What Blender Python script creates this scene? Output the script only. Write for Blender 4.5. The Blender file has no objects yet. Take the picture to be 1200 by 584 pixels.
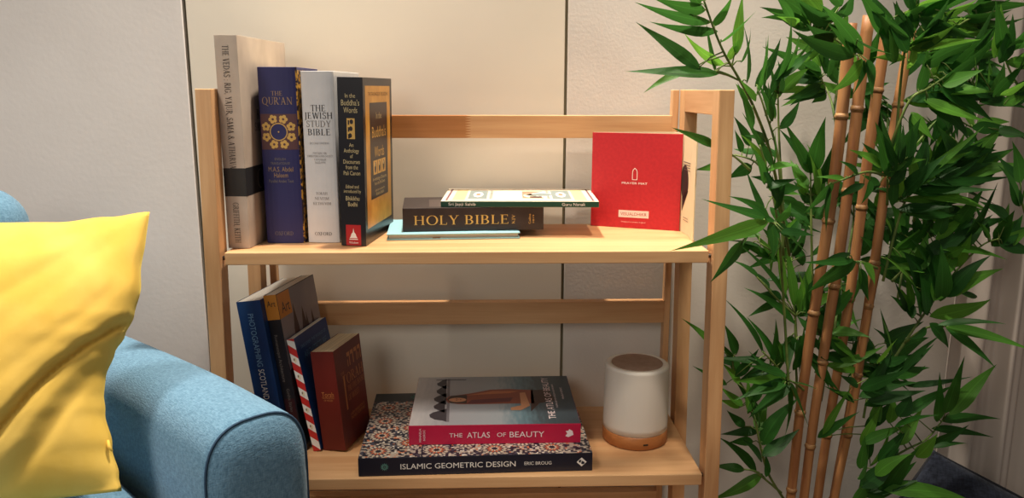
import bpy, bmesh, math, random
from mathutils import Vector, Matrix
PI = math.pi
random.seed(7)
SC = bpy.context.scene
COL = SC.collection
S1, S2 = 0.7562, 0.4409          # tops of the two visible shelf boards (floor is z = 0)
W, PW = 0.70, 0.0206             # bookcase width, post face width
DEP, WALL = 0.2146, 0.2645       # shelf back edge, wall plane

# ------------------------------------------------------------------ materials
def new_mat(name):
    m = bpy.data.materials.new(name); m.use_nodes = True
    nt = m.node_tree
    return m, nt, nt.nodes['Principled BSDF']

def L(c):   # sRGB 0-255 -> linear
    out = []
    for x in c:
        x = x / 255.0
        out.append(x / 12.92 if x <= 0.04045 else ((x + 0.055) / 1.055) ** 2.4)
    return (*out, 1.0)

_flat = {}
def flat(name, rgb, rough=0.5, spec=0.5, metal=0.0):
    if name in _flat: return _flat[name]
    m, nt, b = new_mat(name)
    b.inputs['Base Color'].default_value = L(rgb)
    b.inputs['Roughness'].default_value = rough
    b.inputs['Specular IOR Level'].default_value = spec
    b.inputs['Metallic'].default_value = metal
    # faint mottling so that no surface is a perfectly even colour
    tc = nt.nodes.new('ShaderNodeTexCoord'); nz = nt.nodes.new('ShaderNodeTexNoise')
    nz.inputs['Scale'].default_value = 60; nz.inputs['Detail'].default_value = 4
    hs = nt.nodes.new('ShaderNodeHueSaturation'); mr = nt.nodes.new('ShaderNodeMapRange')
    mr.inputs['To Min'].default_value = 0.93; mr.inputs['To Max'].default_value = 1.07
    hs.inputs['Color'].default_value = L(rgb)
    nt.links.new(tc.outputs['Object'], nz.inputs['Vector'])
    nt.links.new(nz.outputs['Fac'], mr.inputs['Value']); nt.links.new(mr.outputs['Result'], hs.inputs['Value'])
    nt.links.new(hs.outputs['Color'], b.inputs['Base Color'])
    _flat[name] = m
    return m

def noise_mat(name, c0, c1, scale=(20, 20, 20), detail=4, rough=0.6, bump=0.0, bscale=80, lo=0.35, hi=0.65, rnd=False, spec=0.4):
    m, nt, b = new_mat(name)
    N = nt.nodes.new; K = nt.links.new
    tc = N('ShaderNodeTexCoord'); mp = N('ShaderNodeMapping'); mp.inputs['Scale'].default_value = scale
    src = tc.outputs['Object']
    if rnd:
        oi = N('ShaderNodeObjectInfo'); mul = N('ShaderNodeMath'); mul.operation = 'MULTIPLY'; mul.inputs[1].default_value = 7.3
        K(oi.outputs['Random'], mul.inputs[0])
        add = N('ShaderNodeVectorMath'); add.operation = 'ADD'
        K(src, add.inputs[0]); K(mul.outputs[0], add.inputs[1]); src = add.outputs[0]
    K(src, mp.inputs['Vector'])
    nz = N('ShaderNodeTexNoise'); nz.inputs['Scale'].default_value = 1; nz.inputs['Detail'].default_value = detail
    K(mp.outputs['Vector'], nz.inputs['Vector'])
    cr = N('ShaderNodeValToRGB')
    cr.color_ramp.elements[0].position = lo; cr.color_ramp.elements[0].color = L(c0)
    cr.color_ramp.elements[1].position = hi; cr.color_ramp.elements[1].color = L(c1)
    K(nz.outputs['Fac'], cr.inputs['Fac']); K(cr.outputs['Color'], b.inputs['Base Color'])
    b.inputs['Roughness'].default_value = rough; b.inputs['Specular IOR Level'].default_value = spec
    if bump:
        n2 = N('ShaderNodeTexNoise'); n2.inputs['Scale'].default_value = bscale; n2.inputs['Detail'].default_value = 3
        K(tc.outputs['Object'], n2.inputs['Vector'])
        bp = N('ShaderNodeBump'); bp.inputs['Strength'].default_value = bump; bp.inputs['Distance'].default_value = 0.004
        K(n2.outputs['Fac'], bp.inputs['Height']); K(bp.outputs['Normal'], b.inputs['Normal'])
    return m

def wood(name, axis, dark, light, rough=0.42, joint=None):
    """grain along axis; joint=(position, other dark, other light): finger-jointed from another stave"""
    m, nt, b = new_mat(name)
    N = nt.nodes.new; K = nt.links.new
    tc = N('ShaderNodeTexCoord'); oi = N('ShaderNodeObjectInfo')
    mul = N('ShaderNodeMath'); mul.operation = 'MULTIPLY'; mul.inputs[1].default_value = 5.7
    K(oi.outputs['Random'], mul.inputs[0])
    add = N('ShaderNodeVectorMath'); add.operation = 'ADD'; K(tc.outputs['Object'], add.inputs[0]); K(mul.outputs[0], add.inputs[1])
    def grain(sl, sc, det):
        mp = N('ShaderNodeMapping'); s = [sc, sc, sc]; s[axis] = sl; mp.inputs['Scale'].default_value = s
        K(add.outputs[0], mp.inputs['Vector'])
        nz = N('ShaderNodeTexNoise'); nz.inputs['Scale'].default_value = 1; nz.inputs['Detail'].default_value = det
        nz.inputs['Distortion'].default_value = 0.6
        K(mp.outputs['Vector'], nz.inputs['Vector']); return nz.outputs['Fac']
    g1, g2, g3 = grain(3.0, 45, 5), grain(9, 260, 3), grain(1.2, 9, 2)
    mx = N('ShaderNodeMath'); mx.operation = 'MULTIPLY_ADD'; mx.inputs[1].default_value = 0.35; K(g2, mx.inputs[0]); K(g1, mx.inputs[2])
    mx2 = N('ShaderNodeMath'); mx2.operation = 'MULTIPLY_ADD'; mx2.inputs[1].default_value = 0.7; K(g3, mx2.inputs[0]); K(mx.outputs[0], mx2.inputs[2])
    mr = N('ShaderNodeMapRange'); mr.inputs['From Min'].default_value = 0.72; mr.inputs['From Max'].default_value = 1.32
    K(mx2.outputs[0], mr.inputs['Value'])
    def ramp(d, l):
        cr = N('ShaderNodeValToRGB')
        cr.color_ramp.elements[0].color = L(d); cr.color_ramp.elements[1].color = L(l)
        K(mr.outputs['Result'], cr.inputs['Fac']); return cr.outputs['Color']
    c = ramp(dark, light)
    if joint:
        pos, d2, l2 = joint
        c2 = ramp(d2, l2)
        sx = N('ShaderNodeSeparateXYZ'); K(tc.outputs['Object'], sx.inputs['Vector'])
        pp = N('ShaderNodeMath'); pp.operation = 'PINGPONG'; pp.inputs[1].default_value = 0.002; K(sx.outputs['Z'], pp.inputs[0])
        ma = N('ShaderNodeMath'); ma.operation = 'MULTIPLY_ADD'; ma.inputs[1].default_value = 5.0; K(pp.outputs[0], ma.inputs[0]); K(sx.outputs['X'], ma.inputs[2])
        gt = N('ShaderNodeMath'); gt.operation = 'GREATER_THAN'; gt.inputs[1].default_value = pos; K(ma.outputs[0], gt.inputs[0])
        mix = N('ShaderNodeMix'); mix.data_type = 'RGBA'
        K(gt.outputs[0], mix.inputs[0]); K(c2, mix.inputs[6]); K(c, mix.inputs[7]); c = mix.outputs[2]
    K(c, b.inputs['Base Color'])
    b.inputs['Roughness'].default_value = rough; b.inputs['Specular IOR Level'].default_value = 0.35
    bp = N('ShaderNodeBump'); bp.inputs['Strength'].default_value = 0.08; bp.inputs['Distance'].default_value = 0.001
    K(mx.outputs[0], bp.inputs['Height']); K(bp.outputs['Normal'], b.inputs['Normal'])
    return m

WD, WL = (190, 138, 92), (222, 179, 132)
wood_x = wood('beech_along_x', 0, WD, WL)
wood_y = wood('beech_along_y', 1, WD, WL)
wood_z = wood('beech_along_z', 2, WD, WL)
wood_rail = wood('beech_finger_jointed', 0, WD, WL, joint=(0.350, (162, 104, 56), (192, 134, 82)))

# ------------------------------------------------------------------ mesh helpers
def link(name, bm, mat, parent=None, smooth=False, bevel=0.0, seg=2):
    me = bpy.data.meshes.new(name)
    bm.normal_update(); bm.to_mesh(me); bm.free()
    o = bpy.data.objects.new(name, me); COL.objects.link(o)
    for m in (mat if isinstance(mat, (list, tuple)) else [mat]): me.materials.append(m)
    if smooth:
        for p in me.polygons: p.use_smooth = True
    if parent: o.parent = parent
    if bevel:
        md = o.modifiers.new('Bevel', 'BEVEL'); md.width = bevel; md.segments = seg; md.limit_method = 'ANGLE'; md.angle_limit = 0.6
    return o

def thing(name, label, cat, loc=(0, 0, 0), rot=(0, 0, 0), group=None):
    o = bpy.data.objects.new(name, None); COL.objects.link(o)
    o.empty_display_size = 0.05
    o.location = loc; o.rotation_euler = rot
    o['label'] = label; o['category'] = cat
    if group: o['group'] = group
    return o

def structure(o, label=None):
    o['kind'] = 'structure'
    if label: o['label'] = label
    return o

def box(bm, x0, x1, y0, y1, z0, z1, shear=0.0, zref=0.0):
    """axis box; shear moves y by shear*(z-zref)"""
    vs = [bm.verts.new((x, y + shear * (z - zref), z)) for z in (z0, z1) for y in (y0, y1) for x in (x0, x1)]
    for f in ((0, 2, 3, 1), (4, 5, 7, 6), (0, 1, 5, 4), (2, 6, 7, 3), (0, 4, 6, 2), (1, 3, 7, 5)):
        bm.faces.new([vs[i] for i in f])
    return vs

def prism(bm, pts, z0, z1):
    a = [bm.verts.new((x, y, z0)) for x, y in pts]; b = [bm.verts.new((x, y, z1)) for x, y in pts]
    n = len(pts)
    bm.faces.new(a[::-1]); bm.faces.new(b)
    for i in range(n):
        bm.faces.new((a[i], a[(i + 1) % n], b[(i + 1) % n], b[i]))

def tube(bm, pts, r, seg=8, caps=True):
    """r: radius or list of radii"""
    pts = [Vector(p) for p in pts]; rings = []
    ref = None
    for i, p in enumerate(pts):
        d = (pts[min(i + 1, len(pts) - 1)] - pts[max(i - 1, 0)]).normalized()
        if ref is None:
            ref = d.orthogonal().normalized()
        ref = (ref - d * ref.dot(d)).normalized(); q = d.cross(ref)
        rr = r[i] if isinstance(r, (list, tuple)) else r
        rings.append([bm.verts.new(p + (ref * math.cos(2 * PI * k / seg) + q * math.sin(2 * PI * k / seg)) * rr) for k in range(seg)])
    for a, b in zip(rings, rings[1:]):
        for k in range(seg):
            bm.faces.new((a[k], a[(k + 1) % seg], b[(k + 1) % seg], b[k]))
    if caps:
        bm.faces.new(rings[0][::-1]); bm.faces.new(rings[-1])

def lathe(bm, prof, seg=64, c=(0, 0)):
    """prof: (radius, z) from bottom to top; radius 0 closes"""
    rings = []
    for r, z in prof:
        if r < 1e-6: rings.append([bm.verts.new((c[0], c[1], z))])
        else: rings.append([bm.verts.new((c[0] + r * math.cos(2 * PI * k / seg), c[1] + r * math.sin(2 * PI * k / seg), z)) for k in range(seg)])
    for a, b in zip(rings, rings[1:]):
        for k in range(seg):
            k2 = (k + 1) % seg
            if len(a) == 1 and len(b) == 1: continue
            if len(a) == 1: bm.faces.new((a[0], b[k2], b[k]))
            elif len(b) == 1: bm.faces.new((a[k], a[k2], b[0]))
            else: bm.faces.new((a[k], a[k2], b[k2], b[k]))

# ------------------------------------------------------------------ printed lettering and artwork
def _rect(x0, y0, x1, y1): return [(x0, y0), (x1, y0), (x1, y1), (x0, y1)]
def _dia(xa, ya, xb, yb, w): return [(xa - w / 2, ya), (xa + w / 2, ya), (xb + w / 2, yb), (xb - w / 2, yb)]
def _ring(cx, cy, rx, ry, a0, a1, T=0.13, t=0.045, n=14):
    out = []
    for i in range(n):
        q = []
        for a in (a0 + (a1 - a0) * i / n, a0 + (a1 - a0) * (i + 1) / n):
            r = math.radians(a); q.append(((cx + rx * math.cos(r), cy + ry * math.sin(r)), (cx + (rx - T) * math.cos(r), cy + (ry - t) * math.sin(r))))
        out.append([q[0][1], q[0][0], q[1][0], q[1][1]])
    return out
ST, TH = 0.12, 0.045
def _sf(x, y, up): return _rect(x - 0.07, y if up else y - 0.04, x + ST + 0.07, y + 0.04 if up else y)
def _stem(x, top=True, bot=True):
    r = [_rect(x, 0, x + ST, 1)]
    if top: r.append(_sf(x, 1, False))
    if bot: r.append(_sf(x, 0, True))
    return r
def serif_glyph(c):
    """(polygons in a unit-cap box, advance) of a roman capital"""
    s = 0.08
    if c == 'A': return [_dia(.08, 0, .38, 1, .06), _dia(.64, 0, .37, 1, .14), _rect(.2, .32, .55, .37), _rect(-.02, 0, .2, .04), _rect(.5, 0, .78, .04)], .82
    if c == 'B': return _stem(s) + _ring(.3, .745, .27, .255, -90, 90) + _ring(.3, .265, .32, .265, -90, 90) + [_rect(s, .955, .3, 1), _rect(s, .49, .3, .53), _rect(s, 0, .3, .045)], .7
    if c == 'C': return _ring(.45, .5, .4, .52, 42, 318) + [_rect(.72, .66, .76, .92), _rect(.74, .12, .78, .25)], .84
    if c == 'D': return _stem(s) + _ring(.3, .5, .46, .5, -90, 90) + [_rect(s, .955, .3, 1), _rect(s, 0, .3, .045)], .84
    if c == 'E': return _stem(s) + [_rect(s, .955, .52, 1), _rect(s, .49, .44, .535), _rect(s, 0, .56, .045), _rect(.5, .82, .535, 1), _rect(.42, .42, .455, .6), _rect(.54, 0, .575, .2)], .66
    if c == 'F': return _stem(s) + [_rect(s, .955, .52, 1), _rect(s, .49, .44, .535), _rect(.5, .82, .535, 1), _rect(.42, .42, .455, .6)], .6
    if c == 'G': return _ring(.45, .5, .4, .52, 42, 325) + [_rect(.72, .66, .76, .92), _rect(.68, .06, .8, .42), _rect(.6, .4, .87, .44)], .92
    if c == 'H': return _stem(s) + _stem(.6) + [_rect(s, .49, .62, .535)], .82
    if c == 'I': return _stem(s), .32
    if c == 'J': return [_rect(.12, 0, .24, 1), _sf(.12, 1, False)] + _ring(.06, 0, .18, .22, -120, 0), .38
    if c == 'K': return _stem(s) + [_dia(.2, .45, .58, 1, .06), _dia(.64, 0, .3, .55, .14), _rect(.48, .96, .72, 1), _rect(.5, 0, .78, .04)], .78
    if c == 'L': return _stem(s) + [_rect(s, 0, .54, .045), _rect(.52, 0, .555, .22)], .62
    if c == 'M': return [_rect(.1, 0, .15, 1), _dia(.44, 0, .15, 1, .13), _dia(.44, 0, .76, 1, .06), _rect(.74, 0, .86, 1), _rect(.0, 0, .24, .04), _rect(.66, 0, .94, .04), _rect(.02, .96, .18, 1), _rect(.74, .96, .94, 1)], 1.0
    if c == 'N': return [_rect(.1, 0, .15, 1), _dia(.7, 0, .14, 1, .14), _rect(.68, 0, .73, 1), _rect(.0, 0, .25, .04), _rect(.58, .96, .83, 1), _rect(0, .96, .18, 1)], .86
    if c == 'O': return _ring(.47, .5, .43, .52, 0, 360, n=28), .94
    if c == 'P': return _stem(s) + _ring(.3, .73, .29, .27, -90, 90) + [_rect(s, .955, .3, 1), _rect(s, .46, .3, .505)], .64
    if c == 'Q': return _ring(.47, .5, .43, .52, 0, 360, n=28) + [_dia(.95, -.22, .5, .08, .16)], .96
    if c == 'R': return _stem(s) + _ring(.3, .74, .28, .26, -90, 90) + [_rect(s, .955, .3, 1), _rect(s, .48, .32, .525), _dia(.68, 0, .34, .5, .14), _rect(.56, 0, .8, .04)], .76
    if c == 'S': return _ring(.32, .75, .24, .27, 30, 270, T=.1, t=.07) + _ring(.3, .265, .27, .285, -150, 90, T=.1, t=.07) + [_rect(.5, .74, .54, .98), _rect(.05, .02, .09, .28)], .62
    if c == 'T': return [_rect(.3, 0, .42, 1), _sf(.3, 0, True), _rect(.02, .955, .7, 1), _rect(.02, .78, .055, 1), _rect(.665, .78, .7, 1)], .72
    if c == 'U': return [_rect(.1, .28, .22, 1), _rect(.62, .28, .67, 1), _rect(.02, .96, .3, 1), _rect(.53, .96, .76, 1)] + _ring(.385, .3, .285, .32, 180, 360, T=.09), .78
    if c == 'V': return [_dia(.38, 0, .12, 1, .14), _dia(.4, 0, .66, 1, .06), _rect(0, .96, .27, 1), _rect(.54, .96, .78, 1)], .76
    if c == 'W': return [_dia(.32, 0, .12, 1, .13), _dia(.34, 0, .54, 1, .06), _dia(.76, 0, .54, 1, .13), _dia(.78, 0, .98, 1, .06), _rect(0, .96, .25, 1), _rect(.86, .96, 1.1, 1)], 1.08
    if c == 'X': return [_dia(.66, 0, .12, 1, .14), _dia(.1, 0, .62, 1, .06), _rect(0, .96, .26, 1), _rect(.5, 0, .78, .04), _rect(0, 0, .22, .04), _rect(.52, .96, .74, 1)], .76
    if c == 'Y': return [_rect(.32, 0, .44, .46), _sf(.32, 0, True), _dia(.38, .42, .12, 1, .13), _dia(.39, .42, .66, 1, .06), _rect(0, .96, .26, 1), _rect(.54, .96, .76, 1)], .76
    if c == '&': return _ring(.34, .77, .19, .25, 0, 360, T=.08) + _ring(.32, .27, .3, .29, 60, 380, T=.11) + [_dia(.8, 0, .24, .72, .13)], .86
    if c == "'": return [_rect(.05, .72, .13, 1)], .18
    if c == '.': return [_rect(.06, 0, .16, .1)], .24
    if c == ',': return [_rect(.06, -.12, .16, .1)], .24
    if c == ':': return [_rect(.06, 0, .16, .1), _rect(.06, .45, .16, .55)], .26
    if c == ' ': return [], .34
    return [], .3
def serif_polys(s, track=0.06):
    x = 0; out = []
    for c in s:
        p, a = serif_glyph(c)
        out += [[(u + x, v) for u, v in q] for q in p]; x += a + track
    return out
_cache = {}
def sans_polys(s):
    if s in _cache: return _cache[s]
    cu = bpy.data.curves.new('lettering_source', 'FONT'); cu.body = s; cu.resolution_u = 3
    ob = bpy.data.objects.new('lettering_source', cu); COL.objects.link(ob)
    bpy.context.view_layer.update()
    dg = bpy.context.evaluated_depsgraph_get()
    me = ob.evaluated_get(dg).to_mesh()
    out = [[(me.vertices[i].co.x, me.vertices[i].co.y) for i in p.vertices] for p in me.polygons]
    ob.evaluated_get(dg).to_mesh_clear()
    bpy.data.objects.remove(ob); bpy.data.curves.remove(cu)
    _cache[s] = out
    return out

class Print:
    """flat ink on one face of a thing: frame (origin, U, V, N); every piece a thin polygon just off the paper"""
    def __init__(self, o, U, V, N, curve=None):
        self.f = [Vector(a) for a in (o, U, V, N)]; self.p = []; self.mats = []; self.curve = curve
    def mi(self, m):
        if m not in self.mats: self.mats.append(m)
        return self.mats.index(m)
    def poly(self, pts, m, layer=1): self.p.append((pts, self.mi(m), layer)); return self
    def rect(self, u0, v0, u1, v1, m, layer=1):
        if self.curve and u1 - u0 > 0.004:
            n = 16
            for k in range(n):
                a, b = u0 + (u1 - u0) * k / n, u0 + (u1 - u0) * (k + 1) / n
                self.poly([(a, v0), (b, v0), (b, v1), (a, v1)], m, layer)
            return self
        return self.poly([(u0, v0), (u1, v0), (u1, v1), (u0, v1)], m, layer)
    def frame(self, u0, v0, u1, v1, w, m, layer=1):
        self.rect(u0, v0, u1, v0 + w, m, layer); self.rect(u0, v1 - w, u1, v1, m, layer)
        self.rect(u0, v0 + w, u0 + w, v1 - w, m, layer); return self.rect(u1 - w, v0 + w, u1, v1 - w, m, layer)
    def disc(self, u, v, ru, rv, m, layer=1, n=20, a0=0.0):
        return self.poly([(u + ru * math.cos(a0 + 2 * PI * k / n), v + rv * math.sin(a0 + 2 * PI * k / n)) for k in range(n)], m, layer)
    def star(self, u, v, r, ri, n, m, layer=1, a0=0.0):
        for k in range(n):      # petals
            a = a0 + 2 * PI * k / n; h = PI / n * 0.8
            self.poly([(u + ri * math.cos(a), v + ri * math.sin(a)), (u + (r + ri) / 2 * math.cos(a - h), v + (r + ri) / 2 * math.sin(a - h)),
                       (u + r * math.cos(a), v + r * math.sin(a)), (u + (r + ri) / 2 * math.cos(a + h), v + (r + ri) / 2 * math.sin(a + h))], m, layer)
    def text(self, s, u, v, m, h, w=None, rot=0, serif=False, layer=3, track=0.06):
        """centred on (u, v); h = cap height; w = fitted width; rot in degrees (-90 reads downwards)"""
        P = serif_polys(s, track) if serif else sans_polys(s)
        if not P: return self
        xs = [a for q in P for a, _ in q]
        x0, x1 = min(xs), max(xs)
        y1 = 1.0 if serif else max(b for q in sans_polys('H') for _, b in q)
        sv = h / y1; su = sv if w is None else w / (x1 - x0)
        c, sn = math.cos(math.radians(rot)), math.sin(math.radians(rot))
        for q in P:
            pts = []
            for a, b in q:
                a = (a - (x0 + x1) / 2) * su; b = (b - y1 / 2) * sv
                pts.append((u + a * c - b * sn, v + a * sn + b * c))
            self.poly(pts, m, layer)
        return self
    def fresh(self): return Print(*self.f, self.curve)
    def build(self, name, parent):
        bm = bmesh.new(); o, U, V, N = self.f
        for pts, mi, layer in self.p:
            vs = []
            for u, v in pts:
                off = 0.00012 * layer + (self.curve(u) if self.curve else 0)
                vs.append(bm.verts.new(o + U * u + V * v + N * off))
            try:
                f = bm.faces.new(vs); f.material_index = mi
            except ValueError: pass
        return link(name, bm, self.mats, parent)

# ------------------------------------------------------------------ books
def paper(name, rgb, axis=0):
    m, nt, b = new_mat(name)
    N = nt.nodes.new; K = nt.links.new
    tc = N('ShaderNodeTexCoord'); mp = N('ShaderNodeMapping'); s = [3, 3, 3]; s[axis] = 1600; mp.inputs['Scale'].default_value = s
    nz = N('ShaderNodeTexNoise'); nz.inputs['Scale'].default_value = 1; nz.inputs['Detail'].default_value = 2
    K(tc.outputs['Object'], mp.inputs['Vector']); K(mp.outputs['Vector'], nz.inputs['Vector'])
    cr = N('ShaderNodeValToRGB'); d = tuple(int(x * 0.8) for x in rgb)
    cr.color_ramp.elements[0].position = .3; cr.color_ramp.elements[0].color = L(d); cr.color_ramp.elements[1].position = .6; cr.color_ramp.elements[1].color = L(rgb)
    K(nz.outputs['Fac'], cr.inputs['Fac']); K(cr.outputs['Color'], b.inputs['Base Color'])
    b.inputs['Roughness'].default_value = 0.85
    return m
PAPER_W = paper('page_edges_white', (236, 230, 218))
PAPER_C = paper('page_edges_cream', (222, 206, 172))

def book(label, group, t, d, h, xy, z, yaw, cover, lean=0.0, flatly=False, board=0.0025, over=0.003, rnd=0.0, pages=PAPER_W, spine_mat=None):
    """spine at y=0 facing -y, front board at x=t, head at z=h in the book's own frame.
    returns (root, cover, print on spine, print on front board)"""
    if flatly:
        rot = (0, -PI / 2, yaw); c, s = math.cos(yaw), math.sin(yaw)
        loc = (xy[0] + c * h, xy[1] + s * h, z + 0.0004)
    else:
        rot = (0, lean, yaw); loc = (xy[0], xy[1], z + 0.0004 + (t * math.sin(lean) if lean > 0 else 0))
    root = thing('book', label, 'book', loc, rot, group)
    bm = bmesh.new()
    prof = [(0, d), (0, rnd if rnd else 0.0)]
    cur = None
    if rnd:
        n = 10
        for i in range(1, n):
            a = PI * i / n
            prof.append((t / 2 - t / 2 * math.cos(a), rnd - rnd * math.sin(a)))
        prof.append((t, rnd))
        cur = lambda u: -(rnd - rnd * math.sqrt(max(0, 1 - ((u - t / 2) / (t / 2)) ** 2)))
    else:
        prof += [(t, 0)]
    prof += [(t, d), (t - board, d), (t - board, board + rnd), (board, board + rnd), (board, d)]
    prism(bm, prof, 0, h)
    cv = link('cover', bm, cover, root, bevel=0.0006, seg=2)
    if spine_mat:
        cv.data.materials.append(spine_mat)
        for p in cv.data.polygons:
            if p.normal.y < -0.3 and p.center.y < rnd + 0.001: p.material_index = 1
    bm = bmesh.new()
    box(bm, board + 0.0001, t - board - 0.0001, board + rnd + 0.0005, d - over, over, h - over)
    link('pages', bm, pages, root)
    sp = Print((0, 0, 0), (1, 0, 0), (0, 0, 1), (0, -1, 0), cur)
    fr = Print((t, 0, 0), (0, 1, 0), (0, 0, 1), (1, 0, 0))
    return root, cv, sp, fr
# ================================================================== the room
wall_mat = noise_mat('textured_wall_paint', (208, 200, 192), (216, 209, 201), (8, 8, 8), 3, 0.85, bump=0.075, bscale=200)
wall_mat2 = noise_mat('smooth_wall_paint', (212, 206, 202), (219, 213, 209), (5, 5, 5), 3, 0.85, bump=0.05, bscale=120)
panel_mat = noise_mat('cream_panel_paint', (222, 213, 197), (227, 218, 203), (3, 3, 3), 2, 0.55, bump=0.03, bscale=60)
gap_mat = flat('panel_gap_shadow_strip', (120, 112, 88), 0.8)
floor_mat = noise_mat('oak_floor', (120, 86, 54), (150, 112, 74), (3, 40, 3), 4, 0.5)

bm = bmesh.new(); box(bm, -1.6, 2.6, -2.6, WALL + 0.2, -0.05, 0.0)
structure(link('floor', bm, floor_mat))
X1a, X1b, X2a, X2b = -0.1045, -0.0985, 0.5010, 0.5058
bm = bmesh.new(); box(bm, X2b, 2.6, WALL, WALL + 0.1, 0, 2.5)
structure(link('wall_back', bm, wall_mat, bevel=0.001))
bm = bmesh.new(); box(bm, -1.6, X1a, WALL, WALL + 0.1, 0, 2.5)
structure(link('wall_left', bm, wall_mat2, bevel=0.0015))
bm = bmesh.new(); box(bm, X1b, X2a, WALL, WALL + 0.04, 0.004, 2.5)
structure(link('door_1', bm, panel_mat, bevel=0.0008), 'smooth cream flush panel door behind the bookcase')
bm = bmesh.new(); box(bm, X1a, X1b, WALL + 0.012, WALL + 0.04, 0, 2.5)
structure(link('gap_shade_1', bm, gap_mat))  # darker strips, here and below, stand in for shade inside the panel gaps
bm = bmesh.new(); box(bm, X2a, X2b, WALL + 0.006, WALL + 0.04, 0, 2.5)
structure(link('gap_shade_2', bm, gap_mat))

# ================================================================== bookcase
case = thing('bookcase', 'light beech open bookcase with slim posts between sofa and bamboo', 'bookcase')
LEAN = 0.05275; ZT = 0.97        # the side frames lean back a little
PD = 0.031; YB = DEP - 0.031
for side in (0, 1):
    x0 = 0 if side == 0 else W - PW
    bm = bmesh.new(); box(bm, x0, x0 + PW, 0, PD, 0, ZT, LEAN, ZT); link('front_post', bm, wood_z, case, bevel=0.0012)
    bm = bmesh.new(); box(bm, x0, x0 + PW, YB, YB + PD, 0, ZT, LEAN, ZT); link('back_post', bm, wood_z, case, bevel=0.0012)
    for zr, hr in ((ZT - 0.0335, 0.0335), (0.05, 0.03)):
        bm = bmesh.new(); box(bm, x0 + 0.0005, x0 + PW - 0.0005, PD, YB, zr, zr + hr - 0.0005, LEAN, ZT); link('side_rail', bm, wood_y, case, bevel=0.0008)
    xs = PW + 0.0008 if side == 0 else W - PW - 0.0108
    bm = bmesh.new(); box(bm, xs, xs + 0.010, 0.2148, 0.2338, 0.02, ZT - 0.0005); link('back_stile', bm, wood_z, case, bevel=0.001)
for k, (za, zb) in enumerate(((0.8941, 0.9296), (0.5875, 0.6245), (0.243, 0.2805))):
    bm = bmesh.new(); box(bm, PW + 0.0108, W - PW - 0.0108, 0.2150, 0.2345, za, zb); link('back_rail', bm, wood_rail if k == 0 else wood_x, case, bevel=0.0008)
GAP = 0.0047
for zt, yf, yb in ((S1, -0.0072, 0.2142), (S2, -0.0312, 0.2142), (0.125, -0.044, 0.2142)):
    bm = bmesh.new(); box(bm, PW + GAP, W - PW - GAP, yf, yb, zt - 0.017, zt)
    sh = link('shelf', bm, wood_x, case, bevel=0.0012)
    # dowels that carry the board in the side frames
    for side in (0, 1):
        xa, xb = (PW - 0.004, PW + GAP + 0.004) if side == 0 else (W - PW - GAP - 0.004, W - PW + 0.004)
        for yy in (0.012 + LEAN * (zt - ZT), 0.19 + LEAN * (zt - ZT)):
            bm = bmesh.new(); tube(bm, [(xa, yy, zt - 0.0085), (xb, yy, zt - 0.0085)], 0.003, 10)
            link('dowel', bm, flat('dark_steel_pin', (70, 62, 55), 0.4, metal=0.8), sh)

# ================================================================== upper shelf: four standing books
G1 = 'books standing on the upper shelf'
GOLD = flat('gold_print', (214, 172, 92), 0.4)
GOLD_D = flat('dull_gold_print', (160, 130, 96), 0.5)
INK = flat('black_print', (34, 30, 30), 0.6)
GREY = flat('grey_print', (120, 112, 108), 0.6)
WHITE = flat('white_print', (238, 234, 228), 0.5)
CREAM = flat('cream_print', (232, 220, 190), 0.6)

# tall stone-coloured volume
stone = noise_mat('stone_coloured_cover', (172, 156, 142), (198, 182, 166), (18, 18, 12), 5, 0.6)
t, d, h = 0.030, 0.190, 0.2818
r, cv, sp, fr = book('tall stone-coloured paperback with a black band, leftmost on the upper shelf', G1, t, d, h, (0.0272, 0.0233), S1, -0.0773, stone, over=0.0006, board=0.0006)
r.location.x = 0.0214
band = flat('black_band_print', (38, 37, 38), 0.5)
v0, v1 = h * (1 - (228.7 - 41.5) / 250.5), h * (1 - (195 - 41.5) / 250.5)
sp.rect(0, v0, t, v1, band); fr.rect(0, v0, d, v1, band)
sp.text('THE VEDAS : RIG, YAJUR, SAMA & ATHARVA', t * 0.47, h * (1 - 0.330), INK, 0.0082, h * 0.57, -90, True)
sp.text('GRIFFITH, KEITH', t * 0.47, h * (1 - 0.875), INK, 0.0078, h * 0.195, -90, True)
fr.text('RIG, YAJUR,', 0.105, h * 0.635, INK, 0.013, 0.10, 0, True); fr.text('SAMA & ATHARVA', 0.105, h * 0.575, INK, 0.011, 0.12, 0, True)
fr.disc(0.055, (v0 + v1) / 2, 0.012, 0.014, GREY, 2); fr.disc(0.055, (v0 + v1) / 2, 0.0105, 0.0125, band, 3)
sp.build('spine_lettering', cv); fr.build('cover_lettering', cv)

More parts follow.
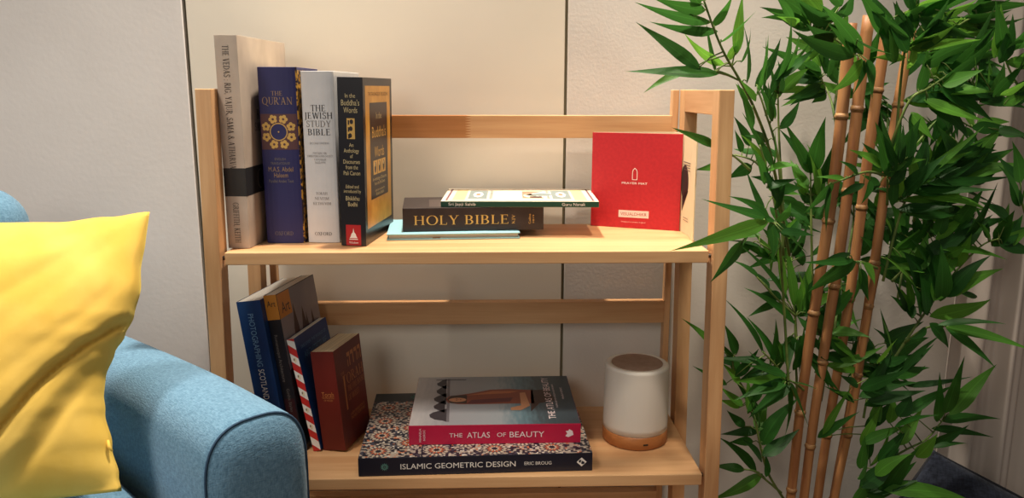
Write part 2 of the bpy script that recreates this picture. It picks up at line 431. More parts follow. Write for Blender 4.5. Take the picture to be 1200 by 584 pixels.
# dark blue volume with gold medallion
navy = flat('navy_cloth_cover', (38, 37, 92), 0.55)
t, d, h = 0.0530, 0.132, 0.2425
floral = noise_mat('gold_floral_pattern', (46, 34, 44), (206, 156, 62), (150, 150, 150), 2, 0.5, lo=0.46, hi=0.54)
r, cv, sp, fr = book('thick navy blue book with round gold floral emblem on its spine', G1, t, d, h, (0.0638, 0.0573), S1, -0.015, navy, lean=0.0, board=0.0025, over=0.003, rnd=0.004, pages=PAPER_C)
vq = lambda y: h * (1 - (y - 79) / 207.0)
BROWN = flat('plum_brown_print', (92, 58, 62), 0.6)
sp.rect(0.0515, 0, 0.0533, h, floral, 1)
sp.rect(0.001, vq(174), 0.0505, vq(132.5), BROWN, 1)
cu, cvv = 0.0255, (vq(174) + vq(132.5)) / 2
for k in range(8):
    a = PI / 8 + 2 * PI * k / 8
    fu, fv = cu + 0.0185 * math.cos(a), cvv + 0.0185 * math.sin(a)
    for j in range(5):
        b_ = a + 2 * PI * j / 5
        sp.disc(fu + 0.0036 * math.cos(b_), fv + 0.0036 * math.sin(b_), 0.0026, 0.0026, GOLD, 2, 10)
    sp.disc(fu, fv, 0.0017, 0.0017, BROWN, 3, 10)
sp.disc(cu, cvv, 0.0122, 0.0122, GOLD, 2, 28); sp.disc(cu, cvv, 0.0108, 0.0108, navy, 3, 28); sp.disc(cu, cvv, 0.0011, 0.0011, GOLD, 4, 10)
sp.text('THE', cu, vq(109), GOLD_D, 0.006, 0.015, 0, True)
sp.text("QUR'AN", cu, vq(117.5), GOLD_D, 0.0098, 0.041, 0, True)
sp.text('ENGLISH', cu, vq(185), GREY, 0.0034, 0.015); sp.text('TRANSLATION BY', cu, vq(190), GREY, 0.0034, 0.027)
sp.text('M.A.S. Abdel', cu, vq(197), GOLD_D, 0.0064, 0.034); sp.text('Haleem', cu, vq(204), GOLD_D, 0.0064, 0.019)
sp.text('Parallel Arabic Text', cu, vq(211), GREY, 0.0042, 0.034)
sp.text('OXFORD', cu, vq(274), GREY, 0.0056, 0.025, 0, True)
fr.rect(0.004, 0.004, d - 0.004, h - 0.004, floral, 1)
sp.build('spine_decoration', cv); fr.build('cover_decoration', cv)

# white volume
pale = flat('pale_grey_jacket', (214, 214, 216), 0.4)
t, d, h = 0.0455, 0.150, 0.2373
r, cv, sp, fr = book('thick pale grey-white book standing third from left on the upper shelf', G1, t, d, h, (0.1208, 0.0605), S1, -0.08, pale, over=0.004, rnd=0.004, pages=PAPER_W)
vq = lambda y: h * (1 - (y - 84) / 201.0); cu = t / 2
for s_, y_, hh, ww, mm in (('THE', 126, .0085, .020, INK), ('JEWISH', 134.5, .0085, .0385, INK), ('STUDY', 144, .0085, .034, GREY), ('BIBLE', 153.5, .0085, .031, INK)):
    sp.text(s_, cu, vq(y_), mm, hh, ww, 0, True)
for s_, y_, ww in (('SECOND EDITION', 166.5, .027), ('FEATURING THE', 178, .019), ('JEWISH PUBLICATION SOCIETY', 181.5, .036), ('TANAKH', 185.5, .017), ('TRANSLATION', 189, .015)):
    sp.text(s_, cu, vq(y_), GREY, 0.0027, ww, 0, True)
for s_, y_, ww in (('TORAH', 225.5, .016), ("NEVI'IM", 231.5, .020), ('KETHUVIM', 237.5, .025)):
    sp.text(s_, cu, vq(y_), GREY, 0.0038, ww, 0, True)
sp.text('OXFORD', cu, vq(274), INK, 0.0048, 0.024, 0, True)
sp.build('spine_lettering', cv)

# black and gold volume
black = flat('black_glossy_cover', (26, 24, 30), 0.3)
t, d, h = 0.0351, 0.1529, 0.2288
r, cv, sp, fr = book('black book with gold front and a red label low on its spine', G1, t, d, h, (0.1723, 0.037), S1, -0.1326, black, lean=0.0123, over=0.001, board=0.0006, pages=PAPER_C)
vq = lambda y: h * (1 - (y - 90) / 198.5); cu = t / 2
AMBER = noise_mat('amber_cover_print', (196, 138, 52), (226, 172, 78), (30, 30, 20), 4, 0.35)
SOOT = flat('brown_black_print', (44, 34, 34), 0.35)
for s_, y_, hh, ww in (('In the', 111, .0055, .014), ("Buddha's", 119, .0075, .025), ('Words', 127.5, .0075, .019), ('An', 168, .005, .006), ('Anthology', 174.5, .0055, .021), ('of', 181, .005, .004), ('Discourses', 187.5, .0055, .023), ('from the', 194, .0055, .017), ('Pali Canon', 201, .0055, .023),
                       ('Edited and', 217, .0045, .018), ('introduced by', 222.5, .0045, .024), ('Bhikkhu', 231, .006, .019), ('Bodhi', 238, .006, .013)):
    sp.text(s_, cu, vq(y_), flat('pale_gold_print', (206, 188, 140), 0.5), hh, ww)
sp.rect(cu - 0.0055, vq(161), cu + 0.0055, vq(137), GOLD, 2)
for k in range(3):
    yy = vq(157 - 8 * k); sp.disc(cu + 0.001 * (k - 1), yy, 0.0025, 0.0032, SOOT, 3, 12); sp.rect(cu - 0.004, yy - 0.004, cu - 0.002, yy + 0.002, SOOT, 3)
sp.rect(t * 0.2, 0.0006, t * 0.8, vq(263), flat('red_label_print', (176, 30, 36), 0.4), 2)
sp.poly([(cu - .0055, vq(279)), (cu + .0055, vq(279)), (cu + .004, vq(277)), (cu + .003, vq(274)), (cu + .001, vq(272)), (cu, vq(267)), (cu - .001, vq(272)), (cu - .003, vq(274)), (cu - .004, vq(277))], WHITE, 3)
sp.rect(cu - .006, vq(281), cu + .006, vq(280), WHITE, 3); sp.text('Wisdom', cu, vq(284.5), WHITE, .003, .013)
sp.build('spine_decoration', cv)
fr.rect(0.010, 0.022, d - 0.012, h - 0.011, AMBER, 1)
fr.rect(0.030, 0.060, d - 0.030, h - 0.034, SOOT, 2)
fc = d / 2
fr.text('THE TEACHINGS OF THE BUDDHA', fc, h - 0.022, flat('brown_print', (120, 80, 30), 0.5), 0.005, 0.105)
pg = flat('pale_gold_print', (206, 188, 140), 0.5)
fr.text('In the', fc, h - 0.052, pg, .009, .028); fr.text("Buddha's", fc, h - 0.075, GOLD, .015, .074); fr.text('Words', fc, h - 0.103, GOLD, .015, .052)
for k in range(3):
    u0 = fc - 0.033 + 0.0225 * k; fr.rect(u0, 0.094, u0 + 0.0205, 0.114, GOLD, 3); fr.disc(u0 + .010, .104, .005, .008, SOOT, 4, 12); fr.disc(u0 + .008, .108, .0025, .003, pg, 5, 10)
fr.text('An Anthology of Discourses', fc, 0.0875, pg, .0045, .075); fr.text('from the Pali Canon', fc, 0.0808, pg, .0045, .055)
fr.text('Edited and introduced by', fc, 0.071, pg, .003, .05); fr.text('Bhikkhu Bodhi', fc, 0.0655, pg, .0045, .042)
fr.build('cover_decoration', cv)

# ================================================================== upper shelf: three books lying flat
G2 = 'books lying flat on the upper shelf'
teal = flat('pale_blue_cover', (148, 196, 206), 0.5)
t, d, h = 0.0093, 0.130, 0.1924
# this slim one lies with its fore-edge towards the room: spine at the back
root = thing('book', 'slim pale blue hardback lying beneath the thick black book', 'book', (0.2303, 0.0729, S1 + 0.0004), (0, 0, 0.0652), G2)
bm = bmesh.new(); prism(bm, [(0, 0), (0.0019, 0), (0.0019, d - 0.0022), (t - 0.0019, d - 0.0022), (t - 0.0019, 0), (t, 0), (t, d), (0, d)], 0, h)
bmesh.ops.rotate(bm, verts=bm.verts, cent=(0, 0, 0), matrix=Matrix.Rotation(-PI / 2, 3, 'Y')); bmesh.ops.translate(bm, verts=bm.verts, vec=(h, 0, 0))
cv = link('cover', bm, teal, root, bevel=0.0006)
bm = bmesh.new(); box(bm, 0.003, h - 0.003, 0.003, d - 0.003, 0.002, t - 0.002)
link('pages', bm, paper('page_edges_grey', (186, 184, 172), 2), root)
bm = bmesh.new(); box(bm, 0.0655, 0.0765, 0.001, 0.0035, 0.0004, 0.0032)
link('ribbon_marker', bm, flat('brown_ribbon', (120, 82, 44), 0.7), root)
Z_A = S1 + t + 0.0004
leather = noise_mat('dark_grained_cover', (44, 35, 34), (52, 42, 40), (60, 60, 60), 3, 0.45, bump=0.1, bscale=900)
t, d, h = 0.0344, 0.118, 0.2065
r, cv, sp, fr = book('thick black-brown hardback with large gold capitals on its spine, lying flat', G2, t, d, h, (0.2520, 0.0894), Z_A, 0.0761, leather, flatly=True, board=0.0022, over=0.003, pages=PAPER_C)
vx = lambda x: h * (1 - (x - 472) / 165.0)
sp.text('HOLY', t * .48, vx(511), GOLD, .0135, h * 52 / 165, -90, True); sp.text('BIBLE', t * .48, vx(569.5), GOLD, .0135, h * 51 / 165, -90, True)
sq = sp.fresh(); sq.text('KJV', t * .48, vx(601), GOLD, .0042, .0135, 0, True)
sq.text('Collins', t * .48, vx(620.5), GOLD, .0030, .0150); sq.text('1819', t * .48, vx(624.8), GOLD, .0024, .0120)
fr.rect(0.012, vx(517), 0.09, vx(503), flat('dull_emboss_print', (74, 62, 58), 0.4), 1)
sp.build('spine_title', cv); sq.build('spine_marks', cv); fr.build('cover_lettering', cv)
Z_B = Z_A + t + 0.0004
t, d, h = 0.0085, 0.148, 0.2313
green = flat('dark_green_spine', (14, 66, 50), 0.45)
r, cv, sp, fr = book('thin book with dark green spine and cream decorated cover, topmost of the flat stack', G2, t, d, h, (0.3067, 0.1005), Z_B, -0.0338, flat('cream_cover', (228, 214, 190), 0.45), flatly=True, board=0.0006, over=0.0008, spine_mat=green)
sp.text('Sri Japji Sahib', t * .5, h * (1 - 0.135), WHITE, .0042, h * .172, -90); sq = sp.fresh(); sq.text('Guru Nanak', t * .5, h * (1 - 0.84), WHITE, .0042, h * .148, -90)
PLUM = flat('plum_line_print', (116, 70, 84), 0.5); OLIVE = flat('gold_panel_print', (214, 192, 140), 0.5); SLATE = flat('slate_print', (128, 140, 138), 0.5); PINK = flat('rose_print', (208, 128, 104), 0.5)
fr.frame(0.006, 0.006, d - 0.006, h - 0.006, 0.003, PLUM, 1)
for e in (0, 1):
    f_ = (lambda v: v) if e == 0 else (lambda v: h - v)
    a, b_ = sorted((f_(0.016), f_(0.034))); fr.rect(0.014, a, d - 0.014, b_, OLIVE, 1)
    a, b_ = sorted((f_(0.038), f_(0.066))); fr.rect(0.026, a, d - 0.026, b_, SLATE, 1); fr.disc(d / 2, (a + b_) / 2, 0.030, 0.008, WHITE, 2, 8); fr.disc(d / 2, (a + b_) / 2, 0.014, 0.004, PINK, 3, 8)
    for k in range(9):
        a = f_(0.072); fr.disc(0.030 + 0.011 * k, a, 0.004, 0.003, SLATE, 2, 4)
fr.rect(0.030, h - 0.118, d - 0.030, h - 0.080, WHITE, 1)
for k in range(3): fr.rect(0.05, h - 0.092 - 0.010 * k, d - 0.05, h - 0.089 - 0.010 * k, flat('pale_rose_print', (226, 190, 186), 0.5), 2)
fr.rect(0.034, 0.080, d - 0.034, h - 0.120, PINK, 1)
fr.poly([(d / 2 - .03, h - .150), (d / 2, h - .122), (d / 2 + .03, h - .150), (d / 2 + .02, h - .165), (d / 2 - .02, h - .165)], WHITE, 2)
fr.disc(d / 2, h - 0.150, 0.018, 0.016, SLATE, 3, 16); fr.disc(d / 2 - .01, 0.100, 0.022, 0.010, CREAM, 2, 12); fr.rect(d / 2 - .035, 0.082, d / 2 - .02, 0.10, SOOT, 3)
sp.build('spine_title', cv); sq.build('spine_author', cv); fr.build('cover_decoration', cv)

# ================================================================== prayer mat leaflet (red card with cream fold-out panels)
leaf_root = thing('leaflet', 'square red card leaflet standing open at the right end of the upper shelf', 'leaflet', (0.5398, 0.195, S1 + 0.0004), (0, 0, -0.3868))
RED = noise_mat('red_card', (176, 28, 38), (186, 34, 42), (200, 200, 200), 2, 0.55)
lw, lh = 0.1401, 0.1478
bm = bmesh.new(); box(bm, 0, lw, 0, 0.0022, 0, lh)
fp = link('front_panel', bm, RED, leaf_root, bevel=0.0004); fp['label'] = 'red front panel'
P = Print((0, 0, 0), (1, 0, 0), (0, 0, 1), (0, -1, 0))
cx = lw * 0.49
vz = lambda y: lh * (1 - (y - 156.5) / 111.5)
arch = [(cx - .0036, vz(210.5)), (cx - .0036, vz(202)), (cx - .003, vz(199.5)), (cx, vz(197)), (cx + .003, vz(199.5)), (cx + .0036, vz(202)), (cx + .0036, vz(210.5))]
for a, b_ in zip(arch, arch[1:] + arch[:1]):
    dx, dy = b_[0] - a[0], b_[1] - a[1]; ll = math.hypot(dx, dy); nx, ny = -dy / ll * .0004, dx / ll * .0004
    P.poly([(a[0] - nx, a[1] - ny), (b_[0] - nx, b_[1] - ny), (b_[0] + nx, b_[1] + ny), (a[0] + nx, a[1] + ny)], WHITE, 2)
P.text('PRAYER MAT', cx, vz(214.7), WHITE, .0031, .040)
P.rect(cx - .0238, vz(255.5), cx + .0238, vz(247), flat('pale_label', (232, 208, 198), 0.5), 2)
P.text('VISUALDHIKR', cx, vz(251.3), flat('red_brown_print', (150, 52, 50), 0.5), .0048, .041)
P.text('Designed in London, England', cx, vz(260.7), flat('pale_pink_print', (236, 190, 180), 0.5), .0018, .038)
P.build('card_lettering', fp)
card_c = flat('cream_card', (226, 214, 178), 0.6)
inv = Matrix.Rotation(0.3868, 2)
def loc2(x, y): v = inv @ Vector((x - 0.5398, y - 0.195)); return (v.x, v.y)
def panel(a, b_, z1, name, z0=0.0):
    a, b_ = Vector(loc2(*a)), Vector(loc2(*b_)); n = (b_ - a).normalized(); n = Vector((-n.y, n.x)) * 0.0009
    bm = bmesh.new(); prism(bm, [tuple(a - n), tuple(b_ - n), tuple(b_ + n), tuple(a + n)], z0, z1)
    return link(name, bm, card_c, leaf_root), a, b_
panel((0.5432, 0.2015), (0.6705, 0.2060), lh, 'inner_panel')
sp_, a, b_ = panel((0.6705, 0.2060), (0.6738, 0.1000), lh, 'side_panel')
panel((0.6738, 0.1000), (0.6690, 0.0570), lh - 0.001, 'end_panel')
dv = (b_ - a); ln = dv.length; dv = dv / ln
P = Print((a.x, a.y, 0), (dv.x, dv.y, 0), (0, 0, 1), (-(-dv.y), -dv.x, 0)) if False else Print((a.x + dv.y * 0.0010, a.y - dv.x * 0.0010, 0), (dv.x, dv.y, 0), (0, 0, 1), (dv.y, -dv.x, 0))
for k in range(4): P.rect(ln - .040, lh * (0.72 - .025 * k), ln - .004, lh * (0.72 - .025 * k) + .0012, GREY, 2)
P.disc(ln - .030, lh * .52, .020, .026, INK, 2, 24); P.poly([(ln - .04, lh * .36), (ln - .014, lh * .46), (ln - .010, lh * .44), (ln - .038, lh * .22)], INK, 2)
for k in range(2): P.rect(ln - .03, lh * (0.16 - .025 * k), ln - .004, lh * (0.16 - .025 * k) + .001, GREY, 2)
P.build('panel_print', sp_)

# ================================================================== lower shelf: leaning books
G3 = 'books leaning on the lower shelf'
blue = noise_mat('deep_blue_cover', (18, 48, 96), (26, 62, 116), (14, 14, 10), 3, 0.35)
t, d, h = 0.0372, 0.150, 0.2305
r, cv, sp, fr = book('thick dark blue book with white lettering, leftmost of the leaning row on the lower shelf', G3, t, d, h, (0.0442, 0.055), S2, -0.20, blue, lean=-0.1346, board=0.0007, over=0.0006)
sp.text('PHOTOGRAPHING', t * .5, h * .745, flat('pale_blue_print', (120, 160, 196), 0.5), .0085, h * .345, -90)
sp.text('SCOTLAND', t * .5, h * .455, WHITE, .0088, h * .20, -90); sp.text('DOUGIE CUNNINGHAM', t * .5, h * .20, flat('pale_blue_print', (120, 160, 196), 0.5), .0058, h * .25, -90)
sp.build('spine_lettering', cv)

t, d, h = 0.0195, 0.1303, 0.239
charcoal = flat('charcoal_cover', (30, 28, 34), 0.3)
r, cv, sp, fr = book('tall black leaning book with orange head band and spires on its cover', G3, t, d, h, (0.0836, 0.058), S2, -0.20, charcoal, lean=-0.1346, board=0.0007, over=0.0006)
ORANGE = flat('orange_print', (206, 132, 44), 0.4)
sp.rect(0, h * .845, t, h, ORANGE, 1); sp.text('Art', t * .5, h * .945, flat('brown_black_print', (44, 34, 34)), .0085, .013)
sp.text('Romanesque Architecture', t * .4, h * .60, GREY, .0048, h * .30, -90); sp.text('Gothic Styles', t * .55, h * .33, GREY, .0045, h * .15, -90)
sp.rect(t * .1, h * .05, t * .9, h * .34, flat('maroon_print', (60, 26, 30), 0.4), 1)
DUSK = noise_mat('dusk_sky_print', (122, 118, 130), (158, 148, 150), (10, 10, 6), 3, 0.3)
fr.rect(0.001, h * .30, d - 0.001, h - 0.001, DUSK, 1); fr.rect(0.001, h * .845, 0.040, h - 0.001, ORANGE, 2)
fr.text('Art', 0.022, h * .905, flat('brown_black_print', (44, 34, 34)), .016, .026)
SPIRE = flat('spire_print', (62, 40, 44), 0.4)
for u, w_, v in ((.045, .010, .90), (.072, .013, .85), (.082, .010, .80), (.102, .011, .80), (.115, .006, .70)):
    fr.poly([(u - w_, h * .45), (u + w_, h * .45), (u + w_ * .8, h * (v - .16)), (u + w_ * .35, h * (v - .08)), (u, h * v), (u - w_ * .35, h * (v - .08)), (u - w_ * .8, h * (v - .16))], SPIRE, 2)
fr.poly([(0.001, h * .30), (d - .001, h * .30), (d - .001, h * .62), (.09, h * .60), (.05, h * .55), (.001, h * .52)], SPIRE, 2)
fr.rect(0.001, 0.001, d - .001, h * .30, charcoal, 2)
sp.build('spine_decoration', cv); fr.build('cover_decoration', cv)

t, d, h = 0.0118, 0.115, 0.1745
mid = noise_mat('royal_blue_cover', (20, 58, 118), (30, 76, 140), (16, 16, 10), 3, 0.35)
r, cv, sp, fr = book('thin blue book with red and white striped spine, between the black and maroon books', G3, t, d, h, (0.1148, 0.0552), S2, -0.205, mid, lean=-0.192, board=0.0006, over=0.0006, spine_mat=WHITE)
SRED = flat('stripe_red_print', (196, 44, 40), 0.45)
k = 0; v = -0.012
while v < h:
    a0, a1 = v, v + 0.013
    pts = [(0, a0 + .010), (t, a0), (t, a1), (0, a1 + .010)]
    pts = [(u, min(max(w_, 0), h)) for u, w_ in pts]
    if k % 2 == 0 and max(p[1] for p in pts) > min(p[1] for p in pts): sp.poly(pts, SRED, 1)
    elif 0.01 < v < h - .02: sp.disc(t * .5, v + .0115, .0028, .004, CREAM, 2, 8); sp.disc(t * .42, v + .0125, .0012, .002, GREY, 3, 6)
    k += 1; v += 0.013
LB = flat('light_blue_print', (96, 140, 190), 0.5)
fr.text('DISCOVER THE WORLD OF', d * .52, h * .90, LB, .0045, d * .78); fr.text('ARCHITECTURE', d * .52, h * .82, LB, .010, d * .7, track=.2)
sp.build('spine_decoration', cv); fr.build('cover_lettering', cv)

maroon = noise_mat('maroon_cover', (92, 26, 20), (112, 36, 26), (12, 12, 8), 3, 0.4)
t, d, h = 0.0362, 0.092, 0.1532
r, cv, sp, fr = book('short thick maroon book with gold cover lettering, rightmost of the leaning row', G3, t, d, h, (0.1290, 0.0582), S2, -0.262, maroon, lean=-0.0897, board=0.0007, over=0.0006, pages=PAPER_C)
RG = flat('red_gold_print', (190, 118, 66), 0.45)
sp.text('Torah', t * .52, h * .57, RG, .0075, .019); sp.text('THE FIVE BOOKS', t * .52, h * .535, RG, .0025, .020); sp.text('OF MOSES', t * .52, h * .51, RG, .0025, .014)
for k in range(4):      # the four square letters over the title
    u = 0.040 + 0.0125 * k
    fr.rect(u, h * .86, u + .0095, h * .90, RG, 2); fr.rect(u + .007, h * .76, u + .0095, h * .86, RG, 2)
    if k in (0, 3): fr.rect(u + .0005, h * .76, u + .0025, h * .83, RG, 2)
fr.text('THE', 0.020, h * .735, RG, .004, .012, 0, True); fr.text('TORAH', 0.053, h * .655, RG, .016, .070, 0, True); fr.rect(0.0205, h * .36, 0.0245, h * .70, RG, 2)
fr.text('THE FIVE BOOKS', 0.060, h * .55, RG, .009, .058, 0, True); fr.text('OF MOSES', 0.048, h * .46, RG, .009, .036, 0, True)
fr.text('A NEW TRANSLATION OF', 0.055, h * .29, RG, .0045, .05); fr.text('THE HOLY SCRIPTURES', 0.055, h * .25, RG, .0045, .05)
sp.build('spine_lettering', cv); fr.build('cover_lettering', cv)

# ================================================================== lower shelf: two large books lying flat
G4 = 'large books lying flat on the lower shelf'
ink_navy = flat('ink_navy_spine', (20, 26, 44), 0.35)
def mosaic_mat():
    m, nt, b = new_mat('mosaic_tile_print')
    N = nt.nodes.new; K = nt.links.new
    tc = N('ShaderNodeTexCoord'); vo = N('ShaderNodeTexVoronoi'); vo.inputs['Scale'].default_value = 260; vo.inputs['Randomness'].default_value = 0.55
    K(tc.outputs['Object'], vo.inputs['Vector'])
    sx = N('ShaderNodeSeparateColor'); K(vo.outputs['Color'], sx.inputs['Color'])
    cr = N('ShaderNodeValToRGB'); cr.color_ramp.interpolation = 'CONSTANT'
    e = cr.color_ramp.elements; e[0].position = 0; e[0].color = L((38, 40, 52)); e[1].position = .34; e[1].color = L((176, 164, 150))
    for p_, c in ((.66, (70, 72, 86)), (.8, (196, 120, 84)), (.9, (214, 206, 194))):
        q = e.new(p_); q.color = L(c)
    K(sx.outputs['Red'], cr.inputs['Fac']); K(cr.outputs['Color'], b.inputs['Base Color']); b.inputs['Roughness'].default_value = 0.4
    return m
MOS = mosaic_mat()
t, d, h = 0.0269, 0.2377, 0.3276
r, cv, sp, fr = book('large book with mosaic tile cover and dark navy spine, undermost of the lower stack', G4, t, d, h, (0.1942, -0.0262), S2, 0.0288, ink_navy, flatly=True, board=0.0028, over=0.003)
vx = lambda x: h * (1 - (x - 419.5) / 275.5)
TEAL = flat('teal_print', (98, 150, 140), 0.5); TERR = flat('terracotta_print', (186, 92, 58), 0.5); SAND = flat('sand_print', (206, 192, 170), 0.5); DEEP = flat('deep_slate_print', (40, 42, 54), 0.5); DUSTY = flat('dusty_slate_print', (92, 84, 88), 0.5)
sp.text('ISLAMIC GEOMETRIC DESIGN', t * .5, vx(536), WHITE, .0078, h * 135 / 275.5, -90, False, track=.1)
sq = sp.fresh(); sk = sp.fresh(); se = sp.fresh()
sq.text('ERIC BROUG', t * .5, vx(630), WHITE, .0048, h * 32 / 275.5, -90)
se.star(t * .5, vx(450), .0062, .001, 12, TEAL, 2); se.disc(t * .5, vx(450), .0042, .0042, TEAL, 2); se.star(t * .5, vx(450), .003, .0005, 8, DEEP, 3)
cvx = vx(682)
sk.poly([(t * .5 - .0068, cvx), (t * .5, cvx + .0072), (t * .5 + .0068, cvx), (t * .5, cvx - .0072)], WHITE, 2)
sk.disc(t * .5 + .0012, cvx + .0016, .0022, .0026, ink_navy, 3); sk.disc(t * .5 - .0012, cvx - .0016, .0022, .0026, ink_navy, 3)
sk.poly([(t * .5 - .004, cvx + .0012), (t * .5 + .004, cvx - .0006), (t * .5 + .004, cvx + .0004), (t * .5 - .004, cvx + .0022)], WHITE, 4)
fr.rect(0.0006, 0.0006, d - 0.036, h - 0.0006, MOS, 1)
fr.rect(d - 0.036, 0.0006, d - 0.0006, h - 0.0006, flat('dull_slate_print', (48, 52, 56), 0.5), 1)
fr.star(d - 0.018, h - 0.068, .011, .002, 12, TEAL, 2); fr.disc(d - 0.018, h - .068, .008, .008, TEAL, 2)
fr.text('ISLAMIC GEOMETRIC DESIGN', d - 0.018, h * .42, WHITE, .009, h * .45, -90)
nrow = 0
v = h - 0.026
while v > 0.022:
    u = 0.020 + (0.026 if nrow % 2 else 0)
    while u < d - 0.055:
        rr = 0.0185
        fr.disc(u, v, rr, rr, DUSTY, 2, 24)
        fr.star(u, v, rr, .011, 16, SAND, 3); fr.star(u, v, .0125, .0045, 10, TERR, 4, .3); fr.star(u, v, .0085, .003, 10, SAND, 5); fr.disc(u, v, .004, .004, TERR if nrow % 2 else DEEP, 6, 10)
        u += 0.052
    v -= 0.041; nrow += 1
fr.rect(0.0006, h - 0.0885, d - 0.036, h - 0.0865, DEEP, 7)
sp.build('spine_title', cv); sq.build('spine_author', cv); sk.build('spine_mark', cv); se.build('spine_rosette', cv); fr.build('cover_decoration', cv)
Z_C = S2 + t + 0.0004

t, d, h = 0.0295, 0.1931, 0.2473
r, cv, sp, fr = book('large book with crimson spine and lake portrait cover, lying on the mosaic book', G4, t, d, h, (0.2609, 0.0139), Z_C, 0.0061, flat('crimson_cover', (186, 24, 66), 0.35), flatly=True, board=0.0028, over=0.003)
CR = flat('pale_pink_white_print', (240, 220, 222), 0.5)
vx = lambda x: h * (1 - (x - 479) / 202.0)
sp.text('THE', t * .48, vx(534), CR, .0062, h * .076, -90); sp.text('ATLAS', t * .48, vx(560.5), CR, .0085, h * .133, -90); sp.text('OF', t * .48, vx(587.5), CR, .0062, h * .052, -90); sp.text('BEAUTY', t * .48, vx(617.5), CR, .0085, h * .202, -90)
sq = sp.fresh(); sk = sp.fresh()
sq.text('MIHAELA', t * .5, vx(492.3), CR, .0030, .0205, 0); sq.text('NOROC', t * .5, vx(497), CR, .0030, .0165, 0)
cvx = vx(668)
sk.poly([(t * .30, cvx + .002), (t * .42, cvx - .0055), (t * .62, cvx - .004), (t * .72, cvx + .001), (t * .64, cvx + .002), (t * .62, cvx + .006), (t * .50, cvx + .0035), (t * .36, cvx + .0062)], CR, 2)
LAKE = None
def lake_mat(dp, hp):
    """printed photograph: pale sky at the head, rippled grey water, dark teal foot"""
    m, nt, b = new_mat('lake_photo_print')
    N = nt.nodes.new; K = nt.links.new
    tc = N('ShaderNodeTexCoord'); sx = N('ShaderNodeSeparateXYZ'); K(tc.outputs['Object'], sx.inputs['Vector'])
    mp = N('ShaderNodeMapping'); mp.inputs['Scale'].default_value = (1, 14, 60); K(tc.outputs['Object'], mp.inputs['Vector'])
    nz = N('ShaderNodeTexNoise'); nz.inputs['Scale'].default_value = 3; nz.inputs['Detail'].default_value = 5; K(mp.outputs['Vector'], nz.inputs['Vector'])
    ma = N('ShaderNodeMath'); ma.operation = 'MULTIPLY_ADD'; ma.inputs[1].default_value = 0.05; K(nz.outputs['Fac'], ma.inputs[0]); K(sx.outputs['Z'], ma.inputs[2])
    mr = N('ShaderNodeMapRange'); mr.inputs['From Min'].default_value = 0.02; mr.inputs['From Max'].default_value = hp + 0.02; K(ma.outputs[0], mr.inputs['Value'])
    cr = N('ShaderNodeValToRGB'); e = cr.color_ramp.elements
    e[0].position = 0.0; e[0].color = L((52, 62, 70)); e[1].position = 1.0; e[1].color = L((190, 186, 186))
    for p_, c in ((.24, (62, 76, 84)), (.36, (96, 124, 136)), (.5, (150, 156, 162)), (.8, (158, 158, 164))):
        q = e.new(p_); q.color = L(c)
    K(mr.outputs['Result'], cr.inputs['Fac']); K(cr.outputs['Color'], b.inputs['Base Color']); b.inputs['Roughness'].default_value = 0.35
    return m
fr.rect(0.0004, 0.0004, d - 0.0004, h - 0.0004, lake_mat(d, h), 1)
fr.rect(0.0004, 0.0004, 0.010, h * .999, flat('pale_fold_print', (168, 168, 170), 0.4), 1) if False else None
HILL = flat('dark_hill_print', (58, 52, 58), 0.5); SHAWL = flat('russet_print', (140, 74, 56), 0.45); SHAW2 = flat('plum_shawl_print', (96, 46, 52), 0.45); SKIN = flat('tan_print', (196, 140, 104), 0.45); HAIRD = flat('dark_brown_print', (62, 42, 38), 0.45)
hv = lambda f: h * (1 - f)
for u0, u1, f0, f1 in ((.012, .060, .215, .11), (.045, .092, .20, .128), (.075, .122, .205, .122), (.105, .156, .198, .132), (.14, .184, .195, .128)):
    w_ = u1 - u0
    fr.poly([(u0, hv(f0)), (u1, hv(f0 - .005)), (u1 - w_ * .10, hv(f0 - .03)), (u1 - w_ * .28, hv(f1 + .02)), (u0 + w_ * .55, hv(f1)), (u0 + w_ * .35, hv(f1 + .006)), (u0 + w_ * .18, hv(f1 + .035)), (u0 + w_ * .08, hv(f0 - .02))], HILL, 2)
fr.poly([(.012, hv(.215)), (.184, hv(.195)), (.184, hv(.212)), (.10, hv(.222)), (.012, hv(.232))], flat('mid_grey_print', (112, 108, 114), 0.5), 1.5)
fr.rect(0.178, hv(.32), 0.181, hv(.12), HILL, 2)
uc = d * .50
fr.poly([(uc - .020, hv(.75)), (uc + .034, hv(.75)), (uc + .040, hv(.60)), (uc + .038, hv(.48)), (uc + .024, hv(.36)), (uc + .017, hv(.28)), (uc + .012, hv(.215)), (uc, hv(.195)), (uc - .014, hv(.215)), (uc - .020, hv(.28)), (uc - .021, hv(.42)), (uc - .020, hv(.58))], SHAWL, 2)
fr.poly([(uc - .016, hv(.23)), (uc, hv(.205)), (uc + .014, hv(.23)), (uc + .017, hv(.33)), (uc - .018, hv(.33))], HAIRD, 2.5); fr.disc(uc - .003, hv(.272), .0085, .0135, SKIN, 3, 18); fr.disc(uc - .0058, hv(.266), .0014, .0010, HAIRD, 4, 8); fr.disc(uc + .0006, hv(.266), .0014, .0010, HAIRD, 4, 8); fr.disc(uc - .0028, hv(.291), .0022, .0011, SHAWL, 4, 8); fr.poly([(uc - .0035, hv(.266)), (uc - .0018, hv(.266)), (uc - .0015, hv(.281)), (uc - .0042, hv(.281))], flat('amber_shawl_print', (184, 112, 74), 0.45), 4); fr.poly([(uc - .02, hv(.33)), (uc - .012, hv(.6)), (uc + .004, hv(.62)), (uc - .004, hv(.36))], SHAW2, 3)
